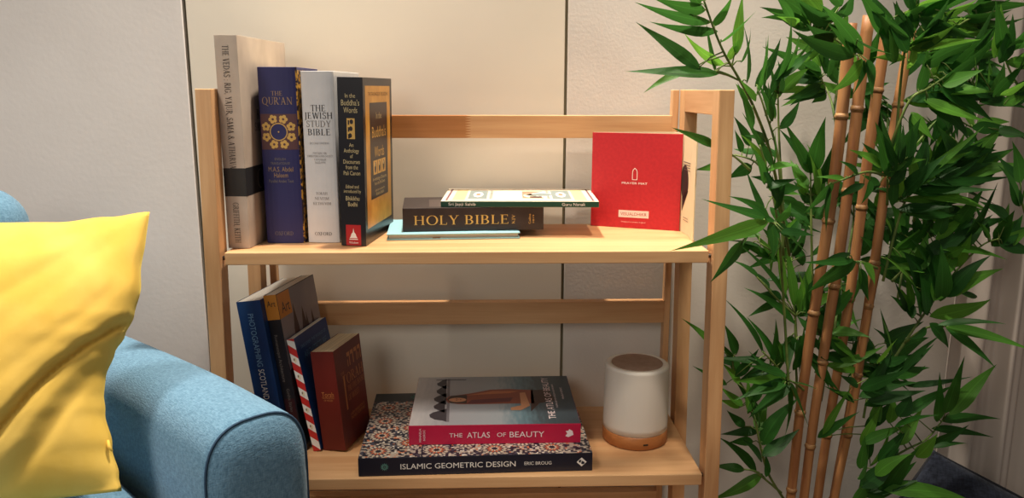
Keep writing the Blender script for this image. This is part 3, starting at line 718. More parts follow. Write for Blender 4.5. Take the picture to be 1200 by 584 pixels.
fr.poly([(uc + .014, hv(.32)), (uc + .032, hv(.50)), (uc + .030, hv(.66)), (uc + .022, hv(.60)), (uc + .018, hv(.44))], flat('amber_shawl_print', (184, 112, 74), 0.45), 3)
fr.poly([(uc + .022, hv(.665)), (uc + .024, hv(.70)), (uc - .030, hv(.72)), (uc - .046, hv(.66)), (uc - .046, hv(.60)), (uc - .036, hv(.60)), (uc - .028, hv(.665))], SKIN, 4)
fr.poly([(uc - .052, hv(.72)), (uc + .034, hv(.74)), (uc + .036, hv(.86)), (uc - .010, hv(.88)), (uc - .02, hv(.78))], HAIRD, 2)
fr.text('THE ATLAS OF BEAUTY', d * .52, hv(.842), CR, .0105, d * .86); fr.text('WOMEN OF THE WORLD IN 500 PORTRAITS', d * .55, hv(.885), CR, .0026, d * .5); fr.text('MIHAELA NOROC', d * .6, hv(.935), CR, .0032, d * .25)
sp.build('spine_title', cv); sq.build('spine_author', cv); sk.build('spine_mark', cv); fr.build('cover_picture', cv)

# ================================================================== lamp
lamp = thing('table_lamp', 'small white cylinder lamp with wooden base at the right of the lower shelf', 'lamp', (0.6015, 0.0905, S2 + 0.0004), (0, 0, 0.05))
R = 0.0497
bm = bmesh.new(); lathe(bm, [(0, 0), (R - .002, 0), (R, .002), (R, .0195), (R - .0012, .0205), (0, .0205)], 72)
base = link('base', bm, wood('lamp_base_wood', 0, (158, 96, 50), (196, 130, 76)), lamp, smooth=False, bevel=0)
for p in base.data.polygons: p.use_smooth = abs(p.normal.z) < .5
bm = bmesh.new()
ang = -PI / 2 + 0.10
bmesh.ops.create_cube(bm, size=1); bmesh.ops.scale(bm, verts=bm.verts, vec=(.0075, .004, .0026)); bmesh.ops.rotate(bm, verts=bm.verts, cent=(0, 0, 0), matrix=Matrix.Rotation(ang + PI / 2, 3, 'Z'))
bmesh.ops.translate(bm, verts=bm.verts, vec=((R - .0018) * math.cos(ang), (R - .0018) * math.sin(ang), .0095))
link('charging_port', bm, flat('port_black', (20, 18, 18), 0.4), base)
m, nt, b = new_mat('frosted_shade'); b.inputs['Base Color'].default_value = L((226, 220, 210)); b.inputs['Roughness'].default_value = 0.5
b.inputs['Subsurface Weight'].default_value = 0.25; b.inputs['Subsurface Radius'].default_value = (.01, .01, .008); b.inputs['Subsurface Scale'].default_value = 0.5
RT = R - .0016; ZTOP = 0.122
prof = [(R - .003, .0205), (R - .0006, .0208), (R - .0004, .03), (RT, ZTOP - .006)] + [(RT - .0045 + .0045 * math.cos(a * PI / 12), ZTOP - .0045 + .0045 * math.sin(a * PI / 12)) for a in range(0, 7)] + [(.0392, ZTOP), (.0388, ZTOP - .0006), (0, ZTOP - .0006)]
bm = bmesh.new(); lathe(bm, prof, 72); link('lamp_shade', bm, m, lamp, smooth=True)
bm = bmesh.new(); lathe(bm, [(0, ZTOP - .0005), (.0385, ZTOP - .0005), (.0385, ZTOP + .0002), (.0378, ZTOP + .0005), (0, ZTOP + .0005)], 64)
link('touch_disc', bm, noise_mat('taupe_touch_disc', (148, 122, 106), (160, 134, 118), (90, 90, 90), 3, 0.5), lamp)
# ================================================================== sofa
def weave(name, c0, c1, scale=420):
    m, nt, b = new_mat(name)
    N = nt.nodes.new; K = nt.links.new
    tc = N('ShaderNodeTexCoord')
    outs = []
    for sc in ((scale, scale * .22, scale * .22), (scale * .22, scale, scale * .22), (scale * .22, scale * .22, scale)):
        mp = N('ShaderNodeMapping'); mp.inputs['Scale'].default_value = sc; K(tc.outputs['Object'], mp.inputs['Vector'])
        nz = N('ShaderNodeTexNoise'); nz.inputs['Scale'].default_value = 1; nz.inputs['Detail'].default_value = 2; K(mp.outputs['Vector'], nz.inputs['Vector'])
        outs.append(nz.outputs['Fac'])
    a = N('ShaderNodeMath'); a.operation = 'ADD'; K(outs[0], a.inputs[0]); K(outs[1], a.inputs[1])
    a2 = N('ShaderNodeMath'); a2.operation = 'ADD'; K(a.outputs[0], a2.inputs[0]); K(outs[2], a2.inputs[1])
    mr = N('ShaderNodeMapRange'); mr.inputs['From Min'].default_value = 1.15; mr.inputs['From Max'].default_value = 1.85; K(a2.outputs[0], mr.inputs['Value'])
    cr = N('ShaderNodeValToRGB'); cr.color_ramp.elements[0].color = L(c0); cr.color_ramp.elements[1].color = L(c1)
    K(mr.outputs['Result'], cr.inputs['Fac']); K(cr.outputs['Color'], b.inputs['Base Color'])
    b.inputs['Roughness'].default_value = 0.95; b.inputs['Specular IOR Level'].default_value = 0.15
    b.inputs['Sheen Weight'].default_value = 0.15
    bp = N('ShaderNodeBump'); bp.inputs['Strength'].default_value = 0.35; bp.inputs['Distance'].default_value = 0.001
    K(a2.outputs[0], bp.inputs['Height']); K(bp.outputs['Normal'], b.inputs['Normal'])
    return m
sofa_mat = weave('blue_woven_upholstery', (86, 124, 150), (116, 156, 183), 900)
pipe_mat = flat('dark_blue_piping', (46, 74, 100), 0.9)
sofa = thing('sofa', 'light blue woven fabric sofa with rounded piped arm in front of the bookcase', 'sofa', (0.14, -0.288, 0), (0, 0, math.atan2(-0.72, 0.69)))
HW, AT = 0.057, 0.645
def arm_outline(w, top, bot, wl=0.94):
    """outline in (y, z), counter-clockwise from bottom left"""
    pts = [(-w * wl, bot)]
    n = 22
    rz = 0.070
    for i in range(n + 1):
        a = PI - PI * i / n
        c, s = math.cos(a), math.sin(a)
        e = 0.72
        pts.append((w * math.copysign(abs(c) ** e, c), top - rz + rz * abs(s) ** e))
    pts.append((w * wl, bot))
    return pts
def arm(sofa, y0, flip=1):
    bm = bmesh.new(); rings = []
    xs = [(0.0, .90), (-.0025, .955), (-.007, .99), (-.013, 1.0)] + [(-.013 - .607 * i / 14, 1.0) for i in range(1, 15)]
    for x, s in xs:
        dip = 0.030 * max(0, (-x - 0.12) / 0.5) ** 1.3
        o = arm_outline(HW * s, AT - 0.009 * (1 - s) / .1 - dip, 0.07)
        rings.append([bm.verts.new((x, y0 + y, z)) for y, z in o])
    n = len(rings[0])
    for a, b in zip(rings, rings[1:]):
        for k in range(n - 1): bm.faces.new((a[k + 1], a[k], b[k], b[k + 1]))
        bm.faces.new((a[0], a[n - 1], b[n - 1], b[0]))
    bm.faces.new(rings[-1][::-1])
    # softly padded front panel
    prev = rings[0]
    cy, cz = y0, 0.40
    for s, dx in ((.94, .004), (.8, .008), (.5, .011)):
        cur = [bm.verts.new((dx, cy + (v.co.y - cy) * s, cz + (v.co.z - cz) * (1 - (1 - s) * .45))) for v in rings[0]]
        for k in range(n): bm.faces.new((prev[k], prev[(k + 1) % n], cur[(k + 1) % n], cur[k]))
        prev = cur
    bm.faces.new(prev)
    bmesh.ops.recalc_face_normals(bm, faces=bm.faces)
    o = link('arm', bm, sofa_mat, sofa, smooth=True)
    bm = bmesh.new(); ol = arm_outline(HW * .985, AT - .0018, 0.075)
    tube(bm, [(-.004, y0 + y, z) for y, z in ol], 0.0014, 8); link('piping', bm, pipe_mat, o, smooth=True)
    return o
def rbox(name, ext, mat, parent, r=0.03, seg=5):
    bm = bmesh.new(); box(bm, *ext); return link(name, bm, mat, parent, smooth=True, bevel=r, seg=seg)
arm(sofa, 0.0); arm(sofa, -0.86)
rbox('backrest', (-0.63, -0.47, -0.835, -0.052, 0.30, 0.842), sofa_mat, sofa, 0.055, 8)
rbox('seat_base', (-0.60, -0.015, -0.795, -0.064, 0.10, 0.36), sofa_mat, sofa, 0.015, 3)
rbox('seat_cushion', (-0.468, -0.006, -0.794, -0.066, 0.362, 0.540), sofa_mat, sofa, 0.035, 6)
for x in (-0.05, -0.56):
    for y in (0.0, -0.86):
        bm = bmesh.new(); lathe(bm, [(0, 0), (.014, 0), (.022, .072), (0, .072)], 20, (x, y)); link('leg', bm, wood_z, sofa)

# ================================================================== yellow cushion leaning in the sofa corner
TR, BR = Vector((-0.0085, -0.1460, 0.8330)), Vector((0.0020, -0.2960, 0.5690))
WV = Vector((-0.392, -0.135, 0.024))
TL, BL = TR + WV, BR + WV * 0.98
NRM = (TR - TL).cross(TL - BL).normalized()
if NRM.y > 0: NRM = -NRM
def interp(tab, x):
    for (a, fa), (b, fb) in zip(tab, tab[1:]):
        if a <= x <= b:
            q = (x - a) / (b - a); q = q * q * (3 - 2 * q); return fa + (fb - fa) * q
    return tab[-1][1] if x > tab[-1][0] else tab[0][1]
# how far the right-hand edge is tucked in, by height
TUCK = [(0, 0), (.05, .004), (.15, .013), (.27, .023), (.33, .026), (.39, .026), (.47, .020), (.53, .012), (.6, .005), (.7, .001), (.78, .003), (.88, .001), (1, 0)]
SAG = [(0, .004), (.3, .010), (.62, .014), (.78, .013), (.9, .006), (1, 0)]
def sstep(a, b, x):
    x = min(1, max(0, (x - a) / (b - a))); return x * x * (3 - 2 * x)
def cushion_mesh():
    n = 96
    bm = bmesh.new()
    def P(u, v, side):
        tuck = interp(TUCK, v) * sstep(.45, 1, u) + .008 * (1 - sstep(0, .4, u)) * (4 * v * (1 - v))
        p = TL * ((1 - u) * v) + TR * (u * v) + BL * ((1 - u) * (1 - v)) + BR * (u * (1 - v))
        p = p - (TR - TL).normalized() * tuck * (1 if u > .5 else -1)
        p = p - Vector((0, 0, 1)) * interp(SAG, u) * sstep(.5, 1, v)
        eu, ev = 4 * u * (1 - u), 4 * v * (1 - v)
        th = (max(0, eu) ** .48) * (max(0, ev) ** .48)
        if side < 0:
            return p - NRM * 0.032 * th
        q = 0.062 * th
        # crease from the tucked right edge running down to the left, upper fold hanging over the lower flap
        du, dv = .156, .213; ll = math.hypot(du, dv)
        s = ((u - .707) * (-dv) + (v - .177) * du) / ll
        s += 0.02 * math.sin((u - .6) * 9)
        near = sstep(.50, .66, u)
        q += near * (.006 * sstep(-.010, .018, s) * (1 - sstep(.05, .24, s)) - .010 * math.exp(-(s / .011) ** 2) - .006 * (1 - sstep(-.10, .0, s))) * sstep(0, .12, th)
        # soft diagonal folds
        amp = sstep(.15, .6, th)
        for off, wd, a in ((.12, .026, -.0013), (.19, .035, .0010), (.275, .024, -.0014), (.36, .045, .0009), (.45, .02, -.0007)):
            s2 = s - off + .03 * math.sin(u * 7 + off * 20)
            q += a * math.exp(-(s2 / wd) ** 2) * amp * sstep(.2, .55, u)
        for off, wd, a in ((-.055, .02, .003), (-.10, .018, -.003)):
            q += a * math.exp(-((s - off) / wd) ** 2) * amp * near
        # pull lines from the upper right corner
        ca = math.atan2(1 - v, 1 - u + 1e-6); rr = math.hypot(1 - u, 1 - v)
        q += .0012 * math.sin(ca * 11) * math.exp(-((rr - .2) / .16) ** 2) * amp
        q += .0007 * math.sin(u * 23 + v * 9) * math.sin(v * 17 - u * 6) * amp
        return p + NRM * q
    grids = []
    for side in (1, -1):
        g = [[bm.verts.new(P(i / n, j / n, side)) for i in range(n + 1)] for j in range(n + 1)]
        grids.append(g)
        for j in range(n):
            for i in range(n):
                f = (g[j][i], g[j][i + 1], g[j + 1][i + 1], g[j + 1][i])
                bm.faces.new(f if side > 0 else f[::-1])
    bmesh.ops.remove_doubles(bm, verts=bm.verts, dist=1e-5)
    bmesh.ops.recalc_face_normals(bm, faces=bm.faces)
    return bm
vel = noise_mat('yellow_velvet', (222, 182, 78), (238, 202, 104), (16, 16, 9), 5, 0.8, bump=0.10, bscale=60, lo=.3, hi=.7, spec=.2)
vb = vel.node_tree.nodes['Principled BSDF']; vb.inputs['Sheen Weight'].default_value = 0.25; vb.inputs['Sheen Tint'].default_value = L((255, 230, 120))
cush = thing('cushion', 'yellow velvet cushion with soft creases leaning in the blue sofa', 'cushion', tuple((BL + BR) / 2))
off = Vector(cush.location)
bm = cushion_mesh(); bmesh.ops.translate(bm, verts=bm.verts, vec=-off)
ccov = link('cushion_cover', bm, vel, cush, smooth=True)
bm = bmesh.new()
e0 = BR + (TR - BR) * .17 - (TR - TL).normalized() * .017 + NRM * .004 - off
tube(bm, [e0, e0 + Vector((.002, -.004, -.005)), e0 + Vector((.006, -.006, -.009))], [.0012, .0020, .0010], 8)
link('zip_tag', bm, vel, cush, smooth=True)

# ================================================================== bamboo in a pot
def leaf_material():
    m, nt, b = new_mat('bamboo_leaf')
    N = nt.nodes.new; K = nt.links.new
    ge = N('ShaderNodeNewGeometry')
    cr = N('ShaderNodeValToRGB'); e = cr.color_ramp.elements
    e[0].position = 0; e[0].color = L((27, 64, 25)); e[1].position = 1; e[1].color = L((84, 138, 46))
    q = e.new(.55); q.color = L((42, 92, 32))
    K(ge.outputs['Random Per Island'], cr.inputs['Fac'])
    uv = N('ShaderNodeUVMap'); sx = N('ShaderNodeSeparateXYZ'); K(uv.outputs['UV'], sx.inputs['Vector'])
    # veins along the blade, pale midrib
    wv = N('ShaderNodeMath'); wv.operation = 'MULTIPLY'; wv.inputs[1].default_value = 60; K(sx.outputs['X'], wv.inputs[0])
    sn = N('ShaderNodeMath'); sn.operation = 'SINE'; K(wv.outputs[0], sn.inputs[0])
    ab = N('ShaderNodeMath'); ab.operation = 'SUBTRACT'; ab.inputs[1].default_value = .5; K(sx.outputs['X'], ab.inputs[0])
    a2 = N('ShaderNodeMath'); a2.operation = 'ABSOLUTE'; K(ab.outputs[0], a2.inputs[0])
    lt = N('ShaderNodeMath'); lt.operation = 'LESS_THAN'; lt.inputs[1].default_value = .035; K(a2.outputs[0], lt.inputs[0])
    mr = N('ShaderNodeMapRange'); mr.inputs['From Min'].default_value = -1; mr.inputs['To Min'].default_value = .9; mr.inputs['To Max'].default_value = 1.08; K(sn.outputs[0], mr.inputs['Value'])
    ad = N('ShaderNodeMath'); ad.operation = 'MULTIPLY_ADD'; ad.inputs[1].default_value = .3; K(lt.outputs[0], ad.inputs[0]); K(mr.outputs['Result'], ad.inputs[2])
    hs = N('ShaderNodeHueSaturation'); K(cr.outputs['Color'], hs.inputs['Color']); K(ad.outputs[0], hs.inputs['Value'])
    K(hs.outputs['Color'], b.inputs['Base Color'])
    b.inputs['Roughness'].default_value = .46; b.inputs['Specular IOR Level'].default_value = .2
    tr = N('ShaderNodeBsdfTranslucent'); hb = N('ShaderNodeHueSaturation'); hb.inputs['Value'].default_value = 2.0; hb.inputs['Hue'].default_value = .485; K(hs.outputs['Color'], hb.inputs['Color']); K(hb.outputs['Color'], tr.inputs['Color'])
    mx = N('ShaderNodeMixShader'); mx.inputs[0].default_value = .42
    K(b.outputs[0], mx.inputs[1]); K(tr.outputs[0], mx.inputs[2]); K(mx.outputs[0], nt.nodes['Material Output'].inputs['Surface'])
    return m
leaf_mat = leaf_material()
twig_mat = noise_mat('green_twig', (70, 96, 40), (110, 130, 62), (40, 40, 40), 2, .6)
cane_mat = noise_mat('tan_bamboo_cane', (134, 86, 52), (176, 126, 80), (60, 60, 7), 4, .5, rnd=True)
node_mat = noise_mat('cane_node', (104, 70, 42), (168, 126, 80), (80, 80, 200), 3, .55)
CAMP = Vector((0.37411, -1.04625, 0.97061))
PX, PY = 0.868, 0.075
plant = thing('bamboo_plant', 'tall leafy artificial bamboo with tan canes right of the bookcase', 'plant', (PX, PY, 0))
PO = Vector((PX, PY, 0))
def cane(a, b, r0, r1, nodes, name='cane'):
    a, b = Vector(a), Vector(b)            # upper end, a lower point
    foot = b + (b - a) * ((b.z - 0.195) / (a.z - b.z))
    n = 40; pts = []; rs = []
    for i in range(n + 1):
        q = i / n; p = foot + (a - foot) * q
        p = p + Vector((.003 * math.sin(q * 9 + a.x * 30), .003 * math.cos(q * 7 + a.x * 50), 0))
        pts.append(p - PO); rs.append(r1 + (r0 - r1) * q)
    bm = bmesh.new(); tube(bm, pts, rs, 16); o = link(name, bm, cane_mat, plant, smooth=True)
    for zz in nodes:
        q = (zz - foot.z) / (a.z - foot.z)
        k = min(max(q * n, 0), n - 1); i = int(k); p = pts[i].lerp(pts[i + 1], k - i); ax = (pts[i + 1] - pts[i]).normalized(); r = rs[i]
        bm = bmesh.new(); tube(bm, [p - ax * .005, p - ax * .002, p, p + ax * .0015, p + ax * .004], [r * 1.01, r * 1.17, r * 1.22, r * 1.1, r * 1.01], 16)
        link('node', bm, node_mat, o, smooth=True)
    return o
cane((.8619, .03, 1.0575), (.8367, .05, .3568), .0082, .0066, (.935, .79, .655, .50, .37, .29))
cane((.8959, .05, 1.0693), (.8623, .06, .3509), .0080, .0066, (.945, .83, .69, .575, .44, .30))
cane((.9451, .10, 1.0658), (.9003, .09, .3337), .0078, .0066, (.97, .80, .66, .55, .44, .30))
cane((.9633, .07, 1.0554), (.9278, .09, .3332), .0068, .0070, (.95, .83, .72, .60, .46, .33))
cane((.9400, .055, .72), (.9200, .075, .3442), .0056, .0060, (.66, .55, .45, .33))
# branches: twig polyline + leaves (base, tip, width), millimetres
SPRAYS = [
 ([[800,30,741],[745,-30,878],[698,-90,945],[666,-120,983],[643,-140,1008],[627,-150,1033],[610,-160,1066]],
  [[613,-140,994,551,-123,1040,15.2],[634,-135,988,543,-128,990,17.3],[605,-123,991,559,-131,969,11.2],[637,-122,992,629,-108,1043,14.6],[623,-135,1045,549,-130,1064,15.3],[633,-129,1035,561,-154,1042,13.1],[618,-130,1058,557,-163,1067,14.1],[628,-137,1041,643,-149,1069,12.2],[639,-136,1024,672,-137,1053,12.4],[675,-120,980,672,-106,1040,15.9],[660,-123,1012,671,-100,1072,14.8],[649,-127,1004,666,-118,1028,10.5],[647,-120,999,605,-120,1030,12.5],[684,-121,926,667,-119,973,13.7],[684,-128,958,667,-125,980,11.5],[611,-139,1063,589,-147,1094,13.2],[615,-131,1069,637,-130,1096,13.4],[663,-135,1002,675,-120,1037,11.5]]),
 ([[635,-130,991],[651,-125,987],[666,-120,981]],
  []),
 ([[795,40,739],[779,40,872],[752,30,942],[740,30,970]],
  [[751,44,965,743,19,1031,17.2],[743,41,965,742,11,1033,12.2],[727,34,956,712,33,976,12.2],[764,34,930,736,13,976,14.7],[779,41,919,810,65,953,14.0],[766,51,901,730,17,920,13.6],[774,41,878,758,67,891,12.6],[770,41,933,761,47,976,13.0],[755,37,937,778,67,982,14.6],[743,47,977,775,61,1034,16.2]]),
 ([[801,50,749],[786,60,894],[779,60,965]],
  [[774,54,982,778,32,1056,17.6],[778,52,988,791,35,1043,18.9],[791,72,970,828,88,997,16.9],[774,60,955,773,93,1012,15.4],[770,55,947,755,59,982,13.9],[783,65,962,773,51,1005,15.2],[765,48,967,792,61,1021,11.6],[779,71,995,834,96,1042,15.7],[768,51,984,826,74,1023,14.9]]),
 ([[874,60,882],[873,100,952],[867,130,987]],
  [[864,131,995,780,114,1027,20.3],[863,122,989,826,142,1024,23.3],[876,140,977,816,128,949,19.2],[873,122,964,856,125,952,16.4],[861,120,977,808,104,958,16.2],[861,120,983,803,153,992,17.8],[873,133,995,862,166,1046,22.4],[875,126,991,901,152,1045,19.5],[868,131,983,832,132,1007,19.2],[871,123,968,823,117,949,16.3],[867,137,1005,842,148,1044,19.3],[857,130,966,799,154,960,16.4],[874,131,974,818,111,960,18.0],[859,138,990,796,153,956,17.7]]),
 ([[865,20,1021],[840,-30,1014]],
  [[827,-53,1012,770,-21,1042,20.1],[844,-41,1016,780,-70,1066,17.6],[839,-55,1005,799,-69,970,18.7],[847,-57,1005,844,-79,964,16.4],[829,-61,1031,854,-92,1014,14.0],[834,-47,1020,823,-21,1061,13.2],[841,-58,1004,820,-82,968,13.5],[837,-39,1017,799,-48,1047,11.2],[827,-51,1016,800,-24,1065,15.7]]),
 ([[880,60,1023],[851,80,1046],[830,90,1056]],
  [[826,86,1053,766,98,1081,18.4],[818,84,1056,774,91,1076,14.4],[808,82,1060,768,47,1066,12.8],[854,95,1061,810,109,1100,22.8],[856,81,1064,806,65,1085,23.6],[874,95,1071,875,63,1096,21.4],[840,86,1058,872,96,1094,24.1],[833,84,1058,825,109,1095,26.7],[882,95,1048,857,129,1071,20.5],[857,78,1037,812,52,1056,19.5],[847,82,1023,806,103,1042,18.6],[837,80,1075,801,87,1110,23.7],[869,100,1083,860,131,1127,24.6],[829,90,1070,782,84,1098,21.0],[856,89,1030,891,122,1083,21.7],[888,91,1052,857,120,1069,15.5],[801,84,1069,767,101,1070,11.3],[850,89,1064,795,64,1094,18.5],[869,87,1047,830,92,1056,19.0],[866,80,1086,815,53,1110,18.3],[862,78,1043,810,61,1041,18.9],[830,95,1061,809,97,1096,26.2],[840,79,1025,794,103,1007,16.3],[799,79,1064,761,55,1100,11.1]]),
 ([[947,50,895],[935,30,988],[912,-20,1040],[904,-50,1079]],
  [[898,-57,1025,946,-56,1066,29.4],[891,-61,1017,863,-62,1057,21.5],[899,-60,1022,993,-31,1032,18.7],[875,-46,1030,848,-47,1081,21.7],[892,-40,1008,884,-22,1021,14.8],[904,-41,1031,878,-54,1073,18.3],[908,-52,1033,955,-60,1048,19.7],[890,-50,1058,954,-47,1081,21.0],[909,-53,1063,986,-38,1084,20.0],[905,-45,1069,873,-54,1098,17.0],[940,-55,1063,976,-50,1079,16.2],[907,-38,997,896,-61,1029,14.6],[889,-47,1059,960,-25,1087,17.9],[873,-43,1039,821,-68,1088,19.4],[896,-48,1023,936,-74,1046,23.2],[906,-42,1041,889,-53,1085,14.1],[908,-55,1056,970,-65,1034,16.2],[856,-58,1046,835,-49,1088,16.5],[895,-50,1022,850,-66,1059,19.6],[883,-50,1005,864,-48,1036,14.3],[913,-59,1040,930,-72,1077,14.9],[896,-48,1010,874,-20,1011,11.1],[878,-58,1005,864,-67,1039,12.5],[907,-55,1025,944,-62,1042,16.9],[898,-54,1035,879,-45,1073,16.9]]),
 ([[937,50,883],[949,30,954],[976,30,974],[1026,40,1005],[1077,60,1032]],
  [[970,35,1005,1053,61,1035,26.0],[1006,43,988,1066,30,1061,20.6],[994,30,979,1021,-4,995,21.3],[960,32,971,969,36,1022,31.9],[957,45,956,1050,48,948,23.2],[982,51,971,1118,75,951,33.7],[1054,37,954,1118,41,945,22.4],[1057,52,1000,1081,37,988,21.0],[1041,46,977,1043,38,997,15.2],[1067,52,971,1086,80,998,15.6],[1046,38,1022,1071,46,1034,12.5],[973,30,956,1039,9,932,20.1],[997,45,971,1049,14,968,24.4],[994,44,994,1042,59,1023,23.4],[983,45,988,1019,73,1026,22.0],[1040,36,965,1086,53,994,19.5],[981,43,952,1048,54,902,23.0],[987,41,970,1063,63,996,21.5],[1052,48,1033,1080,30,1037,12.3],[1044,46,1007,1093,65,1022,16.3],[1001,35,978,1063,27,961,22.6],[1038,29,973,1021,9,1010,11.8],[1061,29,969,1082,44,1005,15.0],[1051,45,985,1057,56,1024,12.1],[992,35,979,1045,11,1041,18.6],[954,46,956,1050,50,969,22.2],[992,47,1010,1094,66,1000,20.3],[1001,50,979,1064,56,940,19.7],[980,34,949,1058,44,951,15.4],[1034,32,1015,1059,14,1023,11.0],[1032,30,1024,1053,28,1052,11.6],[1023,47,996,1078,72,1083,20.0],[992,29,973,1057,23,933,24.1],[1063,39,972,1058,39,1011,13.4]]),
 ([[999,80,1024],[1055,100,1066],[1103,100,1082]],
  [[1047,108,1073,1158,131,1077,19.4],[1054,102,1084,1154,115,1092,20.7],[1038,112,1059,1108,122,1050,19.1],[1022,104,1049,1063,84,1022,20.0],[1062,122,1062,1135,135,1054,17.9],[1066,101,1082,1120,132,1109,20.7],[1024,117,1038,1073,131,1075,23.4],[998,101,1025,1019,90,1060,25.4],[1058,104,1070,1106,84,1080,13.9],[996,118,1026,1006,106,1072,20.0],[1017,98,1038,1075,102,1051,16.8],[1032,102,1067,1096,123,1057,14.3],[995,107,1025,1028,134,1068,24.0],[1054,111,1069,1132,119,1100,15.4],[1015,101,1042,1020,103,1103,21.7],[1069,104,1087,1121,97,1139,17.3],[1008,104,1031,1050,104,1068,19.0]]),
 ([[1093,0,966],[1073,0,982],[1056,0,1010]],
  [[1043,-10,1007,1051,-10,1061,22.7],[1052,-7,1020,1064,-25,1049,17.4],[1066,2,1004,1097,16,1024,16.5],[1044,-5,963,1071,-13,1000,17.4],[1071,-8,966,1094,-11,988,17.6],[1064,-1,957,1108,23,963,16.5],[1067,-5,990,1056,-35,1019,17.4],[1073,-9,998,1084,-29,1023,16.1],[1050,-1,1021,1019,-25,1076,19.4],[1079,-6,965,1082,-28,998,16.0],[1057,-8,952,1092,-8,966,15.5],[1057,-3,1006,1109,16,1005,15.3],[1037,-7,1014,1038,-5,1073,20.3],[1055,-2,1029,1104,10,1035,15.6],[1050,-11,964,1065,-41,985,13.7]]),
 ([[978,90,855],[1045,120,928],[1104,130,915]],
  [[1049,131,946,1054,111,915,17.5],[1069,127,952,1093,144,914,17.9],[1089,137,950,1129,166,913,16.7],[1100,123,915,1154,136,917,19.6],[1005,120,934,996,100,894,18.5],[1138,131,908,1151,112,905,19.7],[1052,122,927,1030,109,891,18.8],[1095,136,914,1119,127,883,18.0],[1138,119,911,1168,99,905,18.5],[1143,123,912,1202,148,892,18.5],[1010,130,936,1018,117,895,15.1],[1060,121,919,1036,101,881,16.8],[1003,119,936,1029,105,901,17.8],[1077,137,958,1120,149,928,14.4],[1114,136,920,1167,148,922,16.1],[1023,140,926,1038,138,884,16.1],[1073,130,944,1076,120,902,13.9]]),
 ([[816,30,523],[792,20,681],[758,-30,794],[733,-60,854],[713,-70,903]],
  [[734,-59,875,697,-56,936,15.8],[735,-58,870,728,-76,919,11.3],[729,-60,870,752,-93,879,19.1],[737,-66,847,768,-67,849,17.1],[735,-81,835,716,-66,876,13.5],[720,-80,819,705,-55,866,14.6],[738,-69,823,746,-75,856,12.5],[723,-66,855,698,-83,899,13.4],[740,-78,808,742,-105,833,13.4],[723,-79,851,754,-87,862,14.5],[733,-59,847,766,-68,841,15.8],[726,-58,873,697,-50,911,10.2],[743,-62,825,730,-75,863,10.7]]),
 ([[760,-30,777],[728,-90,808],[710,-110,815]],
  [[720,-110,815,636,-128,841,16.0],[707,-131,822,660,-142,846,12.6],[704,-129,815,595,-169,793,18.5],[718,-112,810,716,-129,773,16.3],[726,-109,808,754,-97,792,15.5],[694,-117,809,685,-90,764,15.3],[681,-117,788,649,-120,745,15.0],[727,-123,789,724,-98,754,14.3],[734,-117,803,770,-96,773,13.7],[729,-122,802,771,-106,795,12.3]]),
 ([[810,100,791],[774,100,860],[740,110,876]],
  [[764,109,859,727,89,845,18.3],[769,109,878,748,136,882,16.0],[726,109,863,686,111,855,14.3],[753,120,880,740,115,909,15.9],[759,108,891,735,104,928,14.4],[796,104,835,759,84,846,15.8],[789,115,896,751,97,904,15.8]]),
 ([[854,70,680],[846,80,806],[846,90,849]],
  [[842,87,855,795,61,920,22.2],[847,86,855,854,75,925,26.5],[838,81,831,825,110,865,18.7],[855,90,811,869,94,867,24.2],[855,96,804,834,114,833,18.9],[862,94,836,879,94,898,20.2],[843,87,792,793,60,815,19.7],[858,92,785,893,89,807,17.6],[851,94,772,830,117,788,20.4],[836,81,865,802,98,910,18.3],[858,84,818,834,66,876,18.3],[844,100,819,831,105,860,17.0],[853,86,821,836,84,887,20.6],[836,100,802,791,92,815,15.3]]),
 ([[844,80,571],[837,120,695],[792,130,740]],
  [[792,130,733,749,163,736,16.6],[809,137,718,766,140,738,16.6],[797,149,749,756,180,756,15.4],[827,132,719,791,114,762,19.2],[847,148,702,816,141,731,21.1],[850,141,717,861,127,766,19.6],[841,139,738,862,155,775,19.7],[784,146,736,754,153,715,16.6],[865,142,703,852,169,745,22.8],[876,137,718,891,117,755,19.7],[843,146,711,807,140,746,19.8],[841,150,712,806,130,754,16.0],[830,137,746,864,163,779,18.5],[839,143,709,791,137,716,20.5],[820,146,717,784,134,755,19.0]]),
 ([[933,30,813],[919,10,857]],
  [[917,-7,870,895,-5,938,21.5],[931,12,863,955,12,926,31.2],[912,-3,864,966,26,902,14.3],[909,4,866,877,-2,898,20.3],[930,0,875,924,-9,921,19.1],[919,3,846,953,33,872,15.7],[902,-3,847,879,-3,858,15.2],[919,1,858,889,-8,922,26.0],[940,2,882,941,1,920,17.7],[915,7,867,922,-2,914,12.8],[918,3,857,896,7,899,16.6],[916,8,868,979,35,875,12.5],[901,-4,871,849,-29,892,18.7],[919,12,866,944,38,927,19.9],[915,-1,860,920,-1,898,12.6]]),
 ([[910,0,858],[874,-20,864],[842,-30,856],[826,-30,850]],
  [[827,-28,850,804,-7,811,12.2],[882,-18,852,867,-31,826,11.1],[844,-25,855,808,-29,858,9.7],[854,-39,863,828,-45,879,9.6],[821,-30,847,833,-7,787,12.0],[873,-19,847,850,2,826,10.6]]),
 ([[948,50,698],[968,50,813],[997,50,834],[1013,50,853]],
